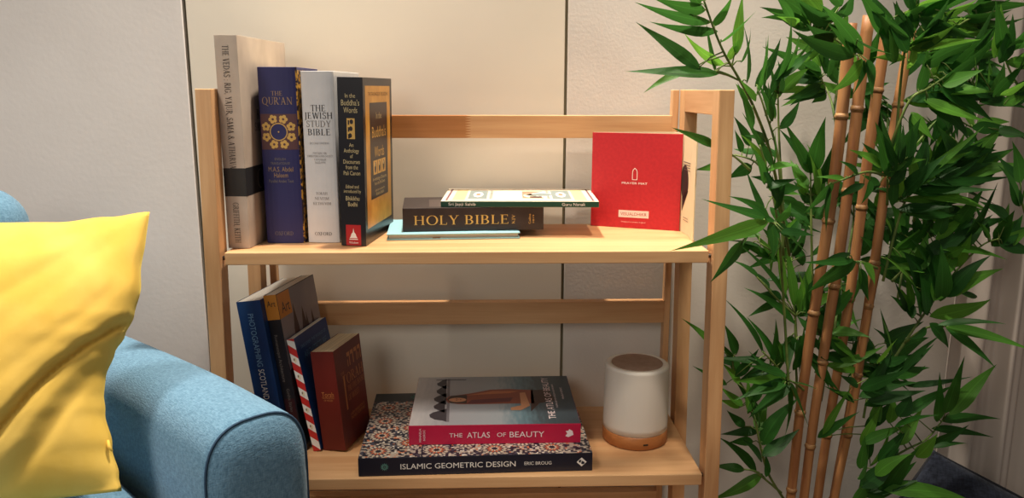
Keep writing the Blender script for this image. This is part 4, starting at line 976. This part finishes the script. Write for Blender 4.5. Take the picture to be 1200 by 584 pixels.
  [[986,22,844,1107,50,849,12.4],[981,37,834,1061,6,837,14.9],[961,38,818,1049,62,818,12.4],[941,24,826,920,37,834,13.2],[982,36,842,1020,19,864,18.9],[955,35,806,1007,10,813,17.4],[960,22,802,1031,28,801,18.9],[970,35,830,1066,53,840,20.6],[944,41,818,969,26,855,16.0],[954,27,828,985,-4,881,23.7],[970,21,843,1038,30,883,16.7],[943,19,828,952,39,888,18.0],[989,39,823,1064,18,806,17.4],[962,40,822,970,10,876,22.8],[975,27,853,1035,7,916,12.0],[935,19,816,938,21,866,14.4],[983,34,841,1074,58,879,12.1],[955,26,842,1010,15,870,19.2],[970,41,797,1044,57,821,18.8],[981,40,839,1077,68,894,14.5],[992,22,855,1091,48,814,10.9]]),
 ([[1011,100,777],[1036,100,841],[1083,110,878]],
  [[1044,118,865,1070,143,914,19.1],[1066,122,864,1107,129,902,25.2],[1073,100,854,1143,125,911,29.7],[1080,99,847,1143,110,878,20.7],[1012,105,853,1025,114,903,20.1],[1048,109,846,1095,89,886,29.1],[1063,114,903,1029,94,931,23.0],[1034,117,833,1030,100,897,25.9],[1066,102,872,1024,82,917,22.9],[1095,111,837,1127,91,861,23.7],[1007,104,834,981,84,892,21.1],[1038,118,858,1026,135,914,21.8],[1044,108,814,1119,110,852,25.0],[1038,119,800,1105,111,807,22.1],[1050,103,789,1098,118,793,20.6],[1052,109,846,1106,89,864,24.4],[1015,118,841,991,119,888,18.8],[1089,106,845,1136,126,887,21.1],[1051,108,912,1046,123,953,22.5],[1040,106,818,1092,117,879,22.3],[1059,105,860,1122,110,863,21.5],[1051,106,794,1101,118,773,19.3],[1082,119,851,1153,114,882,27.9],[1057,99,876,1117,97,883,24.1],[1086,118,837,1099,98,889,16.4],[1053,103,819,1116,103,863,18.7],[1032,108,813,1103,128,788,21.5],[1078,99,846,1155,79,863,22.1],[1035,99,820,1076,108,902,23.9],[1053,103,865,1105,132,900,23.4],[1030,105,861,1047,92,921,19.7],[1070,119,795,1100,99,781,17.9]]),
 ([[1095,-30,798],[1074,-40,829]],
  [[1071,-37,854,1043,-56,902,18.4],[1071,-42,821,1020,-70,873,22.1],[1083,-32,833,1096,-31,872,18.9],[1073,-32,825,1045,-35,878,17.4],[1072,-42,823,1053,-44,859,17.5],[1076,-32,852,1050,-21,883,16.8]]),
 ([[962,50,554],[995,60,601],[1022,60,649],[1054,50,712],[1081,40,752],[1098,30,764]],
  [[1112,35,790,1063,24,816,21.1],[1105,43,758,1107,20,802,19.9],[1086,30,760,1052,22,794,16.7],[1110,48,754,1154,52,775,18.9],[1102,32,754,1162,47,738,23.2],[1001,41,744,1064,36,785,22.2],[1048,47,748,1090,56,782,19.9],[1016,40,769,1023,38,814,17.9],[1046,50,779,1061,25,831,20.9],[1056,42,762,1069,9,839,18.0],[1000,47,703,960,66,726,19.4],[1039,51,678,1092,16,720,26.9],[1027,51,645,1125,84,658,23.4],[1005,31,658,989,38,728,29.0],[1015,30,677,1042,51,735,29.4],[1010,34,682,1017,38,750,24.9],[987,34,648,987,66,678,15.4],[982,42,655,964,51,674,15.2],[995,28,655,973,20,701,16.4],[1056,30,683,1096,63,672,11.5],[995,41,687,966,31,740,21.9],[1022,29,715,1058,55,759,22.4],[1029,34,739,1038,11,756,17.9],[1010,39,713,974,28,759,21.9],[1013,41,652,988,51,722,24.8],[1064,45,690,1086,25,714,9.9],[1055,39,753,1082,31,794,19.1],[997,33,716,951,43,716,18.7],[1108,40,753,1153,48,777,18.4],[1041,40,758,1063,38,796,16.0],[1044,43,678,1080,24,735,23.6],[1052,47,775,1107,38,792,18.8],[1004,51,702,953,58,733,21.4],[1104,50,755,1152,72,783,17.3],[995,44,650,977,56,685,14.1],[1045,49,720,1053,26,768,20.9],[1093,48,764,1058,28,809,15.1],[1003,33,715,968,38,742,16.6],[1102,39,771,1129,65,806,17.4],[1027,43,678,993,28,754,24.7],[993,48,660,993,73,703,12.8],[1013,37,763,1060,55,792,13.9],[1103,49,751,1110,23,787,16.2],[1027,35,675,1018,34,749,26.5],[993,32,721,1008,52,764,21.4],[987,32,694,930,7,739,17.4],[984,42,656,951,20,702,12.2],[1107,34,755,1149,63,789,19.1],[1024,43,685,1046,63,748,22.8],[1016,39,750,1098,21,737,20.7]]),
 ([[995,60,601],[1007,30,633],[1014,0,644]],
  [[1004,-10,650,1068,-38,659,10.9],[1022,3,641,1071,-27,598,20.8],[1017,-10,645,1108,-40,624,16.5],[991,-7,650,1029,11,612,17.9],[990,1,642,951,-30,638,10.7]]),
 ([[977,80,690],[1017,90,727],[1065,100,757]],
  [[989,113,736,1074,116,761,21.9],[993,106,724,1029,86,777,21.5],[978,99,719,1025,111,762,23.0],[1008,106,710,1079,141,723,23.7],[1006,121,747,983,121,780,18.8],[1025,110,756,1021,121,787,17.4],[1045,109,756,1023,89,792,14.4],[1068,118,763,1074,98,784,17.7],[968,108,723,930,88,754,18.3],[987,122,740,951,109,769,18.6],[1060,113,759,1093,124,790,17.7],[1041,122,754,1013,102,800,13.5],[988,113,751,952,95,792,16.7],[1030,103,766,1041,114,807,16.9],[997,106,725,1048,91,736,21.6],[1002,119,758,977,106,802,17.5],[976,101,745,952,114,777,13.9],[1074,121,754,1110,142,787,14.4],[1004,108,756,1013,135,797,14.9],[1010,118,721,1046,101,723,21.3],[985,102,716,979,94,780,18.7]]),
 ([[927,30,722],[892,0,737],[863,-30,744]],
  [[862,-34,745,822,-3,700,20.0],[869,-31,742,882,4,681,19.1],[872,-41,744,904,-8,707,16.4],[859,-34,748,796,-39,747,11.0],[881,-18,731,897,-12,690,13.9],[853,-37,757,819,-14,730,10.3]]),
 ([[846,70,493],[830,60,605],[827,60,644]],
  [[811,55,669,737,43,748,15.5],[770,69,701,741,100,717,13.2],[824,62,661,819,93,740,20.1],[820,49,637,750,43,686,18.3],[802,55,672,777,65,676,15.8],[836,69,642,854,57,680,20.2],[826,49,566,836,50,624,18.8],[839,65,610,858,61,578,16.4],[825,62,611,812,30,569,17.4],[786,65,685,770,98,703,14.6],[834,60,651,851,77,718,20.1],[844,71,654,821,46,712,18.6],[807,55,677,792,70,780,13.6],[841,56,650,827,39,712,17.1],[838,63,647,840,75,688,17.0],[799,60,663,766,73,641,14.9],[844,64,670,887,53,720,19.4],[815,55,602,806,71,543,15.7],[820,55,612,834,53,561,16.0]]),
 ([[827,60,644],[794,50,673],[759,40,708]],
  []),
 ([[845,70,507],[801,50,569],[774,40,596]],
  [[779,55,591,729,68,660,18.5],[797,52,578,758,57,637,18.6],[812,54,574,794,51,617,14.7],[783,55,577,723,68,577,13.3],[743,55,554,776,68,587,17.4],[799,44,564,765,55,554,17.4],[798,60,565,762,83,537,17.7],[776,47,557,760,69,512,16.7],[793,56,573,790,40,639,14.6],[798,44,558,751,22,589,13.9]]),
 ([[781,100,502],[754,90,541],[747,90,569]],
  [[759,112,568,741,114,611,19.3],[764,105,535,740,123,578,19.5],[727,103,575,678,113,620,14.9],[740,93,526,690,85,556,12.3],[754,109,555,731,107,556,15.2]]),
 ([[830,60,351],[800,50,398],[780,40,452],[770,40,493],[767,60,518]],
  [[783,55,477,751,68,533,19.1],[756,22,527,778,18,568,19.6],[777,42,472,801,74,505,17.9],[785,39,453,828,37,518,24.6],[782,25,441,833,39,471,20.6],[782,55,466,734,68,455,15.2],[760,55,473,739,68,491,15.1],[774,55,448,746,68,441,15.3],[787,25,407,788,39,435,15.2],[780,30,430,739,-3,478,17.4],[755,55,507,727,68,529,21.6],[747,55,541,727,68,566,18.7],[750,55,503,727,68,509,19.0],[770,26,486,749,12,542,17.2],[754,29,512,761,60,546,18.7],[756,29,506,767,18,552,15.8],[775,39,533,817,44,560,16.0]]),
 ([[822,50,366],[794,40,392],[772,30,412],[755,30,416]],
  [[781,55,400,732,68,444,19.6],[763,55,402,723,68,402,15.4],[790,55,393,726,68,350,18.5]]),
 ([[849,50,528],[807,0,564],[785,-30,576]],
  [[790,-29,571,730,-60,541,18.6],[788,-37,574,824,-18,509,19.2],[782,-32,581,709,-56,588,14.7],[775,-49,593,716,-82,618,14.4],[790,-42,580,807,-74,583,14.8],[780,-33,577,739,-54,581,13.6],[764,-46,592,726,-50,625,11.4],[774,-51,579,713,-56,563,14.5],[789,-30,566,797,-7,489,16.7]]),
 ([[881,80,432],[877,80,571],[877,80,605]],
  [[841,55,646,870,84,679,20.3],[881,71,641,931,98,679,19.5],[887,67,615,928,41,616,16.5],[879,60,604,938,80,562,19.6],[867,61,591,856,86,613,17.9],[869,49,582,961,82,554,18.3],[866,54,573,843,64,597,17.8],[859,52,568,889,55,533,18.0],[855,66,616,847,99,630,19.3],[878,53,652,895,71,693,19.0],[886,70,564,960,95,545,15.5],[890,68,607,919,52,578,14.8],[851,69,655,891,64,683,15.7],[869,59,569,840,79,589,16.7],[886,60,566,961,65,593,14.2],[864,61,555,896,50,530,14.4]]),
 ([[947,60,350],[958,60,440],[958,50,527],[955,50,567]],
  [[975,51,554,1025,45,599,14.3],[983,52,551,1032,58,561,14.4],[964,36,592,939,23,646,16.5],[924,33,528,997,29,548,19.7],[938,34,520,1002,17,541,18.3],[1000,46,539,1067,17,562,10.1],[926,38,539,969,7,577,18.0],[942,52,506,1008,66,506,17.4],[942,34,547,988,64,569,18.4],[918,37,546,883,18,567,16.4],[920,49,515,887,37,533,16.7],[945,34,580,950,3,623,17.8],[933,37,451,955,39,505,17.1],[944,47,419,968,78,460,16.2],[949,36,417,964,25,477,17.3],[870,42,461,910,19,506,13.9],[941,44,476,992,73,504,18.8],[954,35,560,1003,58,577,17.0],[950,37,578,997,49,586,15.8],[985,43,560,1024,28,617,11.3],[915,41,518,875,42,539,12.5],[952,44,474,972,61,521,17.0],[933,32,455,990,27,481,16.2],[956,42,564,994,43,583,13.6],[932,39,538,960,34,597,15.9],[874,36,470,902,28,538,11.0],[969,33,558,1028,63,562,14.0]]),
 ([[942,40,373],[989,40,429],[1026,30,460],[1048,30,491]],
  [[1042,14,512,1042,-10,596,21.2],[1034,21,495,1023,10,566,17.1],[1050,14,509,1119,39,566,23.5],[1052,31,488,1146,56,479,16.6],[1035,27,478,1111,18,469,14.8],[1031,20,458,1067,5,491,16.0],[1027,9,457,1071,9,462,8.8],[989,25,504,1051,29,541,15.8],[970,14,488,1010,-12,515,12.7],[971,13,506,988,20,536,22.5],[968,30,488,970,35,526,18.5],[983,21,458,1014,31,505,18.7],[1011,22,437,1023,3,478,20.3]]),
 ([[944,50,332],[961,30,399],[997,20,438]],
  [[957,6,385,989,-10,460,30.0],[939,21,377,997,11,429,31.9],[959,-1,395,1073,0,378,23.5],[916,11,372,944,11,423,22.9],[922,3,401,965,-1,456,25.4],[940,17,413,963,-11,481,21.2],[948,11,437,989,24,477,20.0],[912,-2,417,904,-31,484,17.9],[918,5,429,914,-7,480,15.1],[932,14,391,995,0,409,25.7],[940,-1,421,975,-16,457,19.6]]),
 ([[890,130,940],[908,160,1002],[910,170,1040]],
  [[889,173,1056,852,188,1030,17.6],[907,172,998,917,154,1051,18.8],[907,158,1043,948,185,1006,18.9],[952,181,1005,965,165,1058,18.9],[896,169,1019,884,172,1077,23.4],[907,169,1033,917,181,986,16.5],[871,170,1061,865,182,1013,16.4],[953,164,1006,954,148,1052,15.7]]),
 ([[926,130,902],[945,160,964],[946,170,1003]],
  [[911,162,982,868,142,1026,18.2],[939,163,1019,1003,154,1042,21.4],[936,175,961,855,155,987,23.1],[942,160,996,897,182,1025,18.5],[939,182,967,991,177,956,22.2],[962,171,1027,1022,151,1044,16.4],[940,170,957,885,192,1012,23.2],[941,167,970,974,147,980,19.2]]),
 ([[970,130,851],[989,160,913],[990,170,951]],
  [[974,170,936,921,190,926,24.8],[965,167,945,1006,195,889,19.8],[985,176,920,964,185,870,24.4],[955,166,970,961,146,913,21.8],[969,169,951,1017,196,903,18.2],[967,179,967,972,174,908,19.3],[968,161,943,1019,177,914,15.7],[975,165,937,978,180,883,16.4],[977,165,950,1040,194,916,14.5],[968,167,935,926,163,890,22.6]]),
 ([[930,130,705],[949,160,767],[950,170,806]],
  [[976,182,761,1038,162,781,25.2],[906,159,810,993,186,820,20.6],[994,182,782,1035,217,824,19.7],[948,179,819,904,211,769,20.2],[909,172,827,952,172,773,20.1],[907,168,825,962,148,783,17.8],[908,169,836,948,193,772,20.0],[984,177,764,1061,172,754,19.2],[904,174,832,971,187,801,16.4],[924,160,806,997,180,781,17.1]]),
 ([[839,130,665],[857,160,727],[858,170,766]],
  [[839,169,783,914,188,786,18.8],[822,174,786,855,154,737,18.1],[824,177,752,822,157,687,18.0],[866,176,730,805,201,687,20.9],[838,172,759,896,152,750,18.9],[851,177,787,924,195,763,15.0],[832,166,792,901,164,776,15.8],[825,175,745,866,181,681,16.8]]),
 ([[1030,130,772],[1051,160,834],[1052,170,873]],
  [[1089,172,835,1041,185,833,20.2],[1024,159,882,1057,189,816,19.2],[1020,169,828,938,164,855,20.6],[1087,170,848,1092,156,907,22.0],[1012,159,882,1052,139,927,24.5],[1086,172,857,1066,188,923,19.5],[1007,159,834,938,166,871,16.5],[1088,162,843,1054,182,833,16.1],[1089,171,827,1022,158,847,16.2],[1027,176,816,971,204,813,19.4]]),
 ([[1016,130,650],[1036,160,712],[1038,170,752]],
  [[1026,169,726,1032,149,786,24.1],[1042,169,726,1019,182,770,25.2],[1080,182,768,1167,189,780,24.1],[1007,175,706,1062,158,660,23.4],[995,159,765,953,178,805,23.2],[1031,173,734,999,202,747,25.1],[996,175,769,945,171,825,19.4],[1037,168,719,1087,189,760,19.6],[1076,178,768,1124,181,824,22.4],[1019,167,720,999,162,769,18.7]]),
 ([[919,130,595],[938,160,657],[939,170,696]],
  [[978,177,703,1065,184,700,18.4],[967,167,713,1000,185,769,24.5],[945,166,653,964,146,600,20.3],[980,180,658,911,185,647,18.2],[900,165,676,830,193,665,22.0],[994,171,697,1053,151,650,15.2],[964,162,725,984,164,782,21.2],[983,163,703,1041,159,663,14.6],[976,160,660,927,176,683,14.4],[970,164,732,1005,183,774,21.4]]),
 ([[951,130,466],[970,160,527],[971,170,568]],
  [[943,175,563,948,178,621,18.2],[1000,162,529,1059,149,502,21.7],[1000,179,566,1003,159,513,26.1],[930,158,589,864,152,637,21.4],[972,174,522,972,163,574,25.1],[993,164,572,965,159,516,24.3],[936,170,594,899,150,671,20.1],[1006,158,529,1050,138,496,19.0]]),
 ([[908,130,481],[927,160,542],[928,170,583]],
  [[901,168,585,938,180,630,23.9],[905,174,536,929,158,496,21.9],[911,160,568,978,172,601,18.1],[914,171,564,841,184,555,21.6],[891,169,589,938,196,627,23.8],[924,178,569,991,158,570,17.1],[918,167,558,973,170,578,17.6],[894,163,588,937,143,611,19.5]]),
 ([[980,130,451],[1000,160,512],[1001,170,553]],
  [[1040,161,531,991,141,593,20.8],[1040,175,539,1108,199,560,26.1],[1026,166,530,986,199,500,24.9],[989,164,527,1027,155,494,19.8],[1024,166,566,1065,146,604,23.0],[989,169,513,1050,193,504,15.7],[1019,160,540,967,156,544,20.6],[1038,174,542,1026,195,608,16.9]]),
 ([[1037,130,952],[1058,160,1015],[1059,170,1053]],
  [[1049,168,1032,1096,152,1004,25.1],[1034,166,1030,1002,150,988,17.9],[1028,174,1009,1050,158,1059,24.0],[1095,173,1065,1042,187,1092,22.7],[1102,177,1023,1144,157,1031,23.5],[1029,180,1034,997,184,1009,16.3],[1102,161,1012,1115,141,1046,20.1],[1022,176,1017,1081,158,1035,23.4],[1092,164,1033,1160,192,1043,20.0],[1083,161,1057,1056,188,1103,21.3]]),
 ([[744,50,859],[722,50,877],[699,45,891]],
  [[690,45,894,632,33,917,13.4]]),
]

def leaf(bm, uvl, b, t, w, rng):
    ax = t - b; ln = ax.length; ax.normalize()
    view = (CAMP - (b + t) / 2).normalized()
    nrm = (view * 0.9 + Vector((0, 0, 1)) * (0.5 if b.z + t.z < 2.02 else -0.55) + Vector((rng.uniform(-.45, .45), rng.uniform(-.3, .3), rng.uniform(-.35, .35))))
    nrm = (nrm - ax * nrm.dot(ax)).normalized(); sd = ax.cross(nrm)
    droop = rng.uniform(-.02, .10) * ln; bow = rng.uniform(-.07, .07) * ln; fold = rng.uniform(.12, .3)
    prof = ((0, .03), (.04, .36), (.12, .76), (.22, .98), (.33, 1.0), (.47, .84), (.61, .62), (.75, .38), (.88, .17), (1.0, .0))
    b = b - ax * ln * .05; ln *= 1.17
    rows = []
    for q, wv in prof:
        c = b + ax * ln * q + nrm * droop * (4 * q * (1 - q)) + sd * bow * (4 * q * (1 - q))
        h = w * .5 * wv
        if h < 1e-6: rows.append((q, [bm.verts.new(c)]))
        else: rows.append((q, [bm.verts.new(c - sd * h + nrm * h * fold), bm.verts.new(c), bm.verts.new(c + sd * h + nrm * h * fold)]))
    for (q0, r0), (q1, r1) in zip(rows, rows[1:]):
        for k in range(2):
            if len(r1) == 3: vs, uvs = (r0[k], r0[k + 1], r1[k + 1], r1[k]), ((k / 2, q0), ((k + 1) / 2, q0), ((k + 1) / 2, q1), (k / 2, q1))
            else: vs, uvs = (r0[k], r0[k + 1], r1[0]), ((k / 2, q0), ((k + 1) / 2, q0), (.5, q1))
            f = bm.faces.new(vs); f.smooth = True
            for lp, uv in zip(f.loops, uvs): lp[uvl].uv = uv
rng = random.Random(11)
YMAX = WALL - 0.006
for stem, leaves in SPRAYS:
    st = [Vector(p) / 1000 - PO for p in stem]
    bm = bmesh.new(); n = len(st)
    # a smooth twig through the points
    fine = []
    for i in range(n - 1):
        p0, p1, p2, p3 = st[max(i - 1, 0)], st[i], st[i + 1], st[min(i + 2, n - 1)]
        for k in range(6):
            q = k / 6; fine.append(.5 * ((2 * p1) + (p2 - p0) * q + (2 * p0 - 5 * p1 + 4 * p2 - p3) * q * q + (3 * p1 - p0 - 3 * p2 + p3) * q ** 3))
    fine.append(st[-1])
    tube(bm, fine, [.0021 - .0011 * i / len(fine) for i in range(len(fine))], 6)
    for l in leaves:                       # petioles
        b = Vector(l[:3]) / 1000 - PO
        near = min(fine, key=lambda p: (p - b).length)
        if (near - b).length > .003:
            tube(bm, [near, (near + b) / 2 + Vector((0, 0, .003)), b], [.0010, .0008, .0008], 5)
    br = link('branch', bm, twig_mat, plant, smooth=True)
    if leaves:
        bm = bmesh.new(); uvl = bm.loops.layers.uv.new('UVMap')
        for l in leaves:
            b, t = Vector(l[:3]) / 1000, Vector(l[3:6]) / 1000
            leaf(bm, uvl, b - PO, t - PO, l[6] / 1000 * 1.02, rng)
        for v in bm.verts:
            if v.co.y + PY > YMAX: v.co.y = YMAX - PY
        link('foliage', bm, leaf_mat, br)
bm = bmesh.new(); lathe(bm, [(0, 0), (.080, 0), (.085, .008), (.102, .195), (.106, .205), (.099, .210), (.095, .192), (0, .192)], 48)
link('pot', bm, flat('grey_ceramic_pot', (120, 118, 114), .5), plant, smooth=False)
bm = bmesh.new(); lathe(bm, [(0, .1925), (.092, .1925), (.06, .203), (0, .206)], 40); link('soil', bm, noise_mat('dark_soil', (40, 30, 24), (70, 54, 40), (90, 90, 90), 4, .95), plant)

# ================================================================== sheer curtain
sheer, nt, b = new_mat('sheer_curtain_cloth')
b.inputs['Base Color'].default_value = L((214, 204, 196)); b.inputs['Roughness'].default_value = .9
tr = nt.nodes.new('ShaderNodeBsdfTranslucent'); tr.inputs['Color'].default_value = L((214, 204, 196))
tp = nt.nodes.new('ShaderNodeBsdfTransparent')
m1 = nt.nodes.new('ShaderNodeMixShader'); m1.inputs[0].default_value = .35; m2 = nt.nodes.new('ShaderNodeMixShader'); m2.inputs[0].default_value = .22
nt.links.new(b.outputs[0], m1.inputs[1]); nt.links.new(tr.outputs[0], m1.inputs[2]); nt.links.new(m1.outputs[0], m2.inputs[1]); nt.links.new(tp.outputs[0], m2.inputs[2])
nt.links.new(m2.outputs[0], nt.nodes['Material Output'].inputs['Surface'])
bm = bmesh.new(); n = 220; rows = []
CX0, CX1 = 1.165, 1.75
for z in [0.02 + 2.3 * j / 24 for j in range(25)]:
    r = []
    for i in range(n + 1):
        x = CX0 + (CX1 - CX0) * i / n
        s = (x - CX0) / .062
        y = 0.225 + .014 * math.sin(2 * PI * s + .7 * math.sin(s * 1.7)) + .005 * math.sin(2 * PI * s * 2.3 + z * .8)
        r.append(bm.verts.new((x + .006 * math.sin(z * 1.3 + s), y, z)))
    rows.append(r)
for a, b_ in zip(rows, rows[1:]):
    for i in range(n): bm.faces.new((a[i], a[i + 1], b_[i + 1], b_[i]))
for v in bm.verts: v.co.x -= CX0
cur = link('curtain', bm, sheer, None, smooth=True)
cur.location.x = CX0
md = cur.modifiers.new('Solidify', 'SOLIDIFY'); md.thickness = .0008
cur['label'] = 'pale sheer curtain hanging in folds at the right behind the bamboo'; cur['category'] = 'curtain'

# ================================================================== dark floor cushion, only its top corner in the frame
navy_f = weave('dark_navy_fabric', (24, 28, 38), (46, 52, 66), 380)
AX, AY, AZ, SD = 1.0885, 0.110, 0.398, 0.297
pf = thing('cushion', 'dark navy fabric cushion corner under the bamboo at lower right', 'cushion', (AX, AY, 0), (0, 0, math.radians(-8)))
a27 = math.radians(27)
ex, ez = Vector((math.cos(a27), 0, -math.sin(a27))), Vector((-math.sin(a27), 0, -math.cos(a27)))
bm = bmesh.new(); n = 40
for side in (1, -1):
    g = []
    for j in range(n + 1):
        r = []
        for i in range(n + 1):
            u, v = i / n, j / n
            eu, ev = 4 * u * (1 - u), 4 * v * (1 - v)
            th = (eu ** .45) * (ev ** .45)
            p = Vector((0, 0, AZ + .006)) + ex * (SD * (u - .012 * (2 * u - 1) * ev * .8)) + ez * (SD * (v - .012 * (2 * v - 1) * eu * .8))
            rr = min(1, math.hypot(max(0, .06 - min(u, 1 - u)), max(0, .06 - min(v, 1 - v))) / .06)
            r.append(bm.verts.new(p + Vector((0, -side * .045 * th, 0))))
        g.append(r)
    for j in range(n):
        for i in range(n):
            f = (g[j][i], g[j][i + 1], g[j + 1][i + 1], g[j + 1][i]); bm.faces.new(f if side > 0 else f[::-1])
bmesh.ops.remove_doubles(bm, verts=bm.verts, dist=1e-5); bmesh.ops.recalc_face_normals(bm, faces=bm.faces)
pb = link('cushion_cover', bm, navy_f, pf, smooth=True)
bm = bmesh.new(); c0 = Vector((0, 0, AZ + .006))
tube(bm, [c0 + ex * .003 + ez * .003, c0 + ex * SD * .5 + ez * .0025, c0 + ex * (SD - .003) + ez * .003, c0 + ex * (SD - .0025) + ez * SD * .5, c0 + ex * (SD - .003) + ez * (SD - .003), c0 + ex * SD * .5 + ez * (SD - .0025), c0 + ex * .003 + ez * (SD - .003), c0 + ex * .0025 + ez * SD * .5, c0 + ex * .003 + ez * .003], .0025, 6)
link('piping', bm, flat('navy_seam', (18, 20, 28), .9), pb, smooth=True)

# ================================================================== light
def lamp_spot(name, loc, target, power, size, blend, radius, col):
    l = bpy.data.lights.new(name, 'SPOT'); l.energy = power; l.spot_size = math.radians(size); l.spot_blend = blend; l.shadow_soft_size = radius; l.color = col
    o = bpy.data.objects.new(name, l); COL.objects.link(o); o.location = loc
    o.rotation_euler = (Vector(target) - Vector(loc)).to_track_quat('-Z', 'Y').to_euler(); return o
lamp_spot('ceiling_or_added_spot', (0.33, 0.132, 2.05), (0.33, 0.135, 0.8), 132, 110, 1.0, 0.04, (1.0, .89, .745))
lamp_spot('ceiling_or_added_spot', (-0.50, -0.66, 2.3), (-0.30, -0.20, 0.62), 98, 58, 1.0, 0.16, (1.0, .89, .77))
lamp_spot('ceiling_or_added_spot', (0.74, -0.46, 2.3), (0.76, -0.08, 1.08), 96, 40, 1.0, 0.06, (1.0, .88, .72))  # extra spot added to brighten the bamboo leaves, no known fixture
a = bpy.data.lights.new('room_light', 'AREA'); a.shape = 'DISK'; a.size = 0.9; a.energy = 11; a.color = (1.0, .92, .82)
o = bpy.data.objects.new('room_light', a); COL.objects.link(o); o.location = (-0.5, -2.2, 1.75); o.rotation_euler = (Vector((0.1, 0.1, 0.75)) - o.location).to_track_quat('-Z', 'Y').to_euler()
w = bpy.data.worlds.new('World'); SC.world = w; w.use_nodes = True
w.node_tree.nodes['Background'].inputs['Color'].default_value = (1.0, .93, .86, 1); w.node_tree.nodes['Background'].inputs['Strength'].default_value = .165

# ================================================================== camera
f, pi_, ya, ro = 925.93, 0.20009, 0.03226, 0.00207
cp, spn = math.cos(pi_), math.sin(pi_)
F = Vector((math.sin(ya) * cp, math.cos(ya) * cp, -spn)); Rr = Vector((math.cos(ya), -math.sin(ya), 0)); U = Rr.cross(F)
R2 = Rr * math.cos(ro) + U * math.sin(ro); U2 = U * math.cos(ro) - Rr * math.sin(ro)
cam = bpy.data.cameras.new('Camera'); cam.sensor_width = 36; cam.lens = f / 1200 * 36; cam.clip_start = .01
co = bpy.data.objects.new('Camera', cam); COL.objects.link(co)
M = Matrix((R2, U2, -F)).transposed().to_4x4(); M.translation = CAMP; co.matrix_world = M
SC.camera = co
SC.view_settings.view_transform = 'Standard'; SC.view_settings.look = 'None'
SC.view_settings.gamma = 1.0; SC.view_settings.use_curve_mapping = False
SC.view_settings.exposure = 0.0
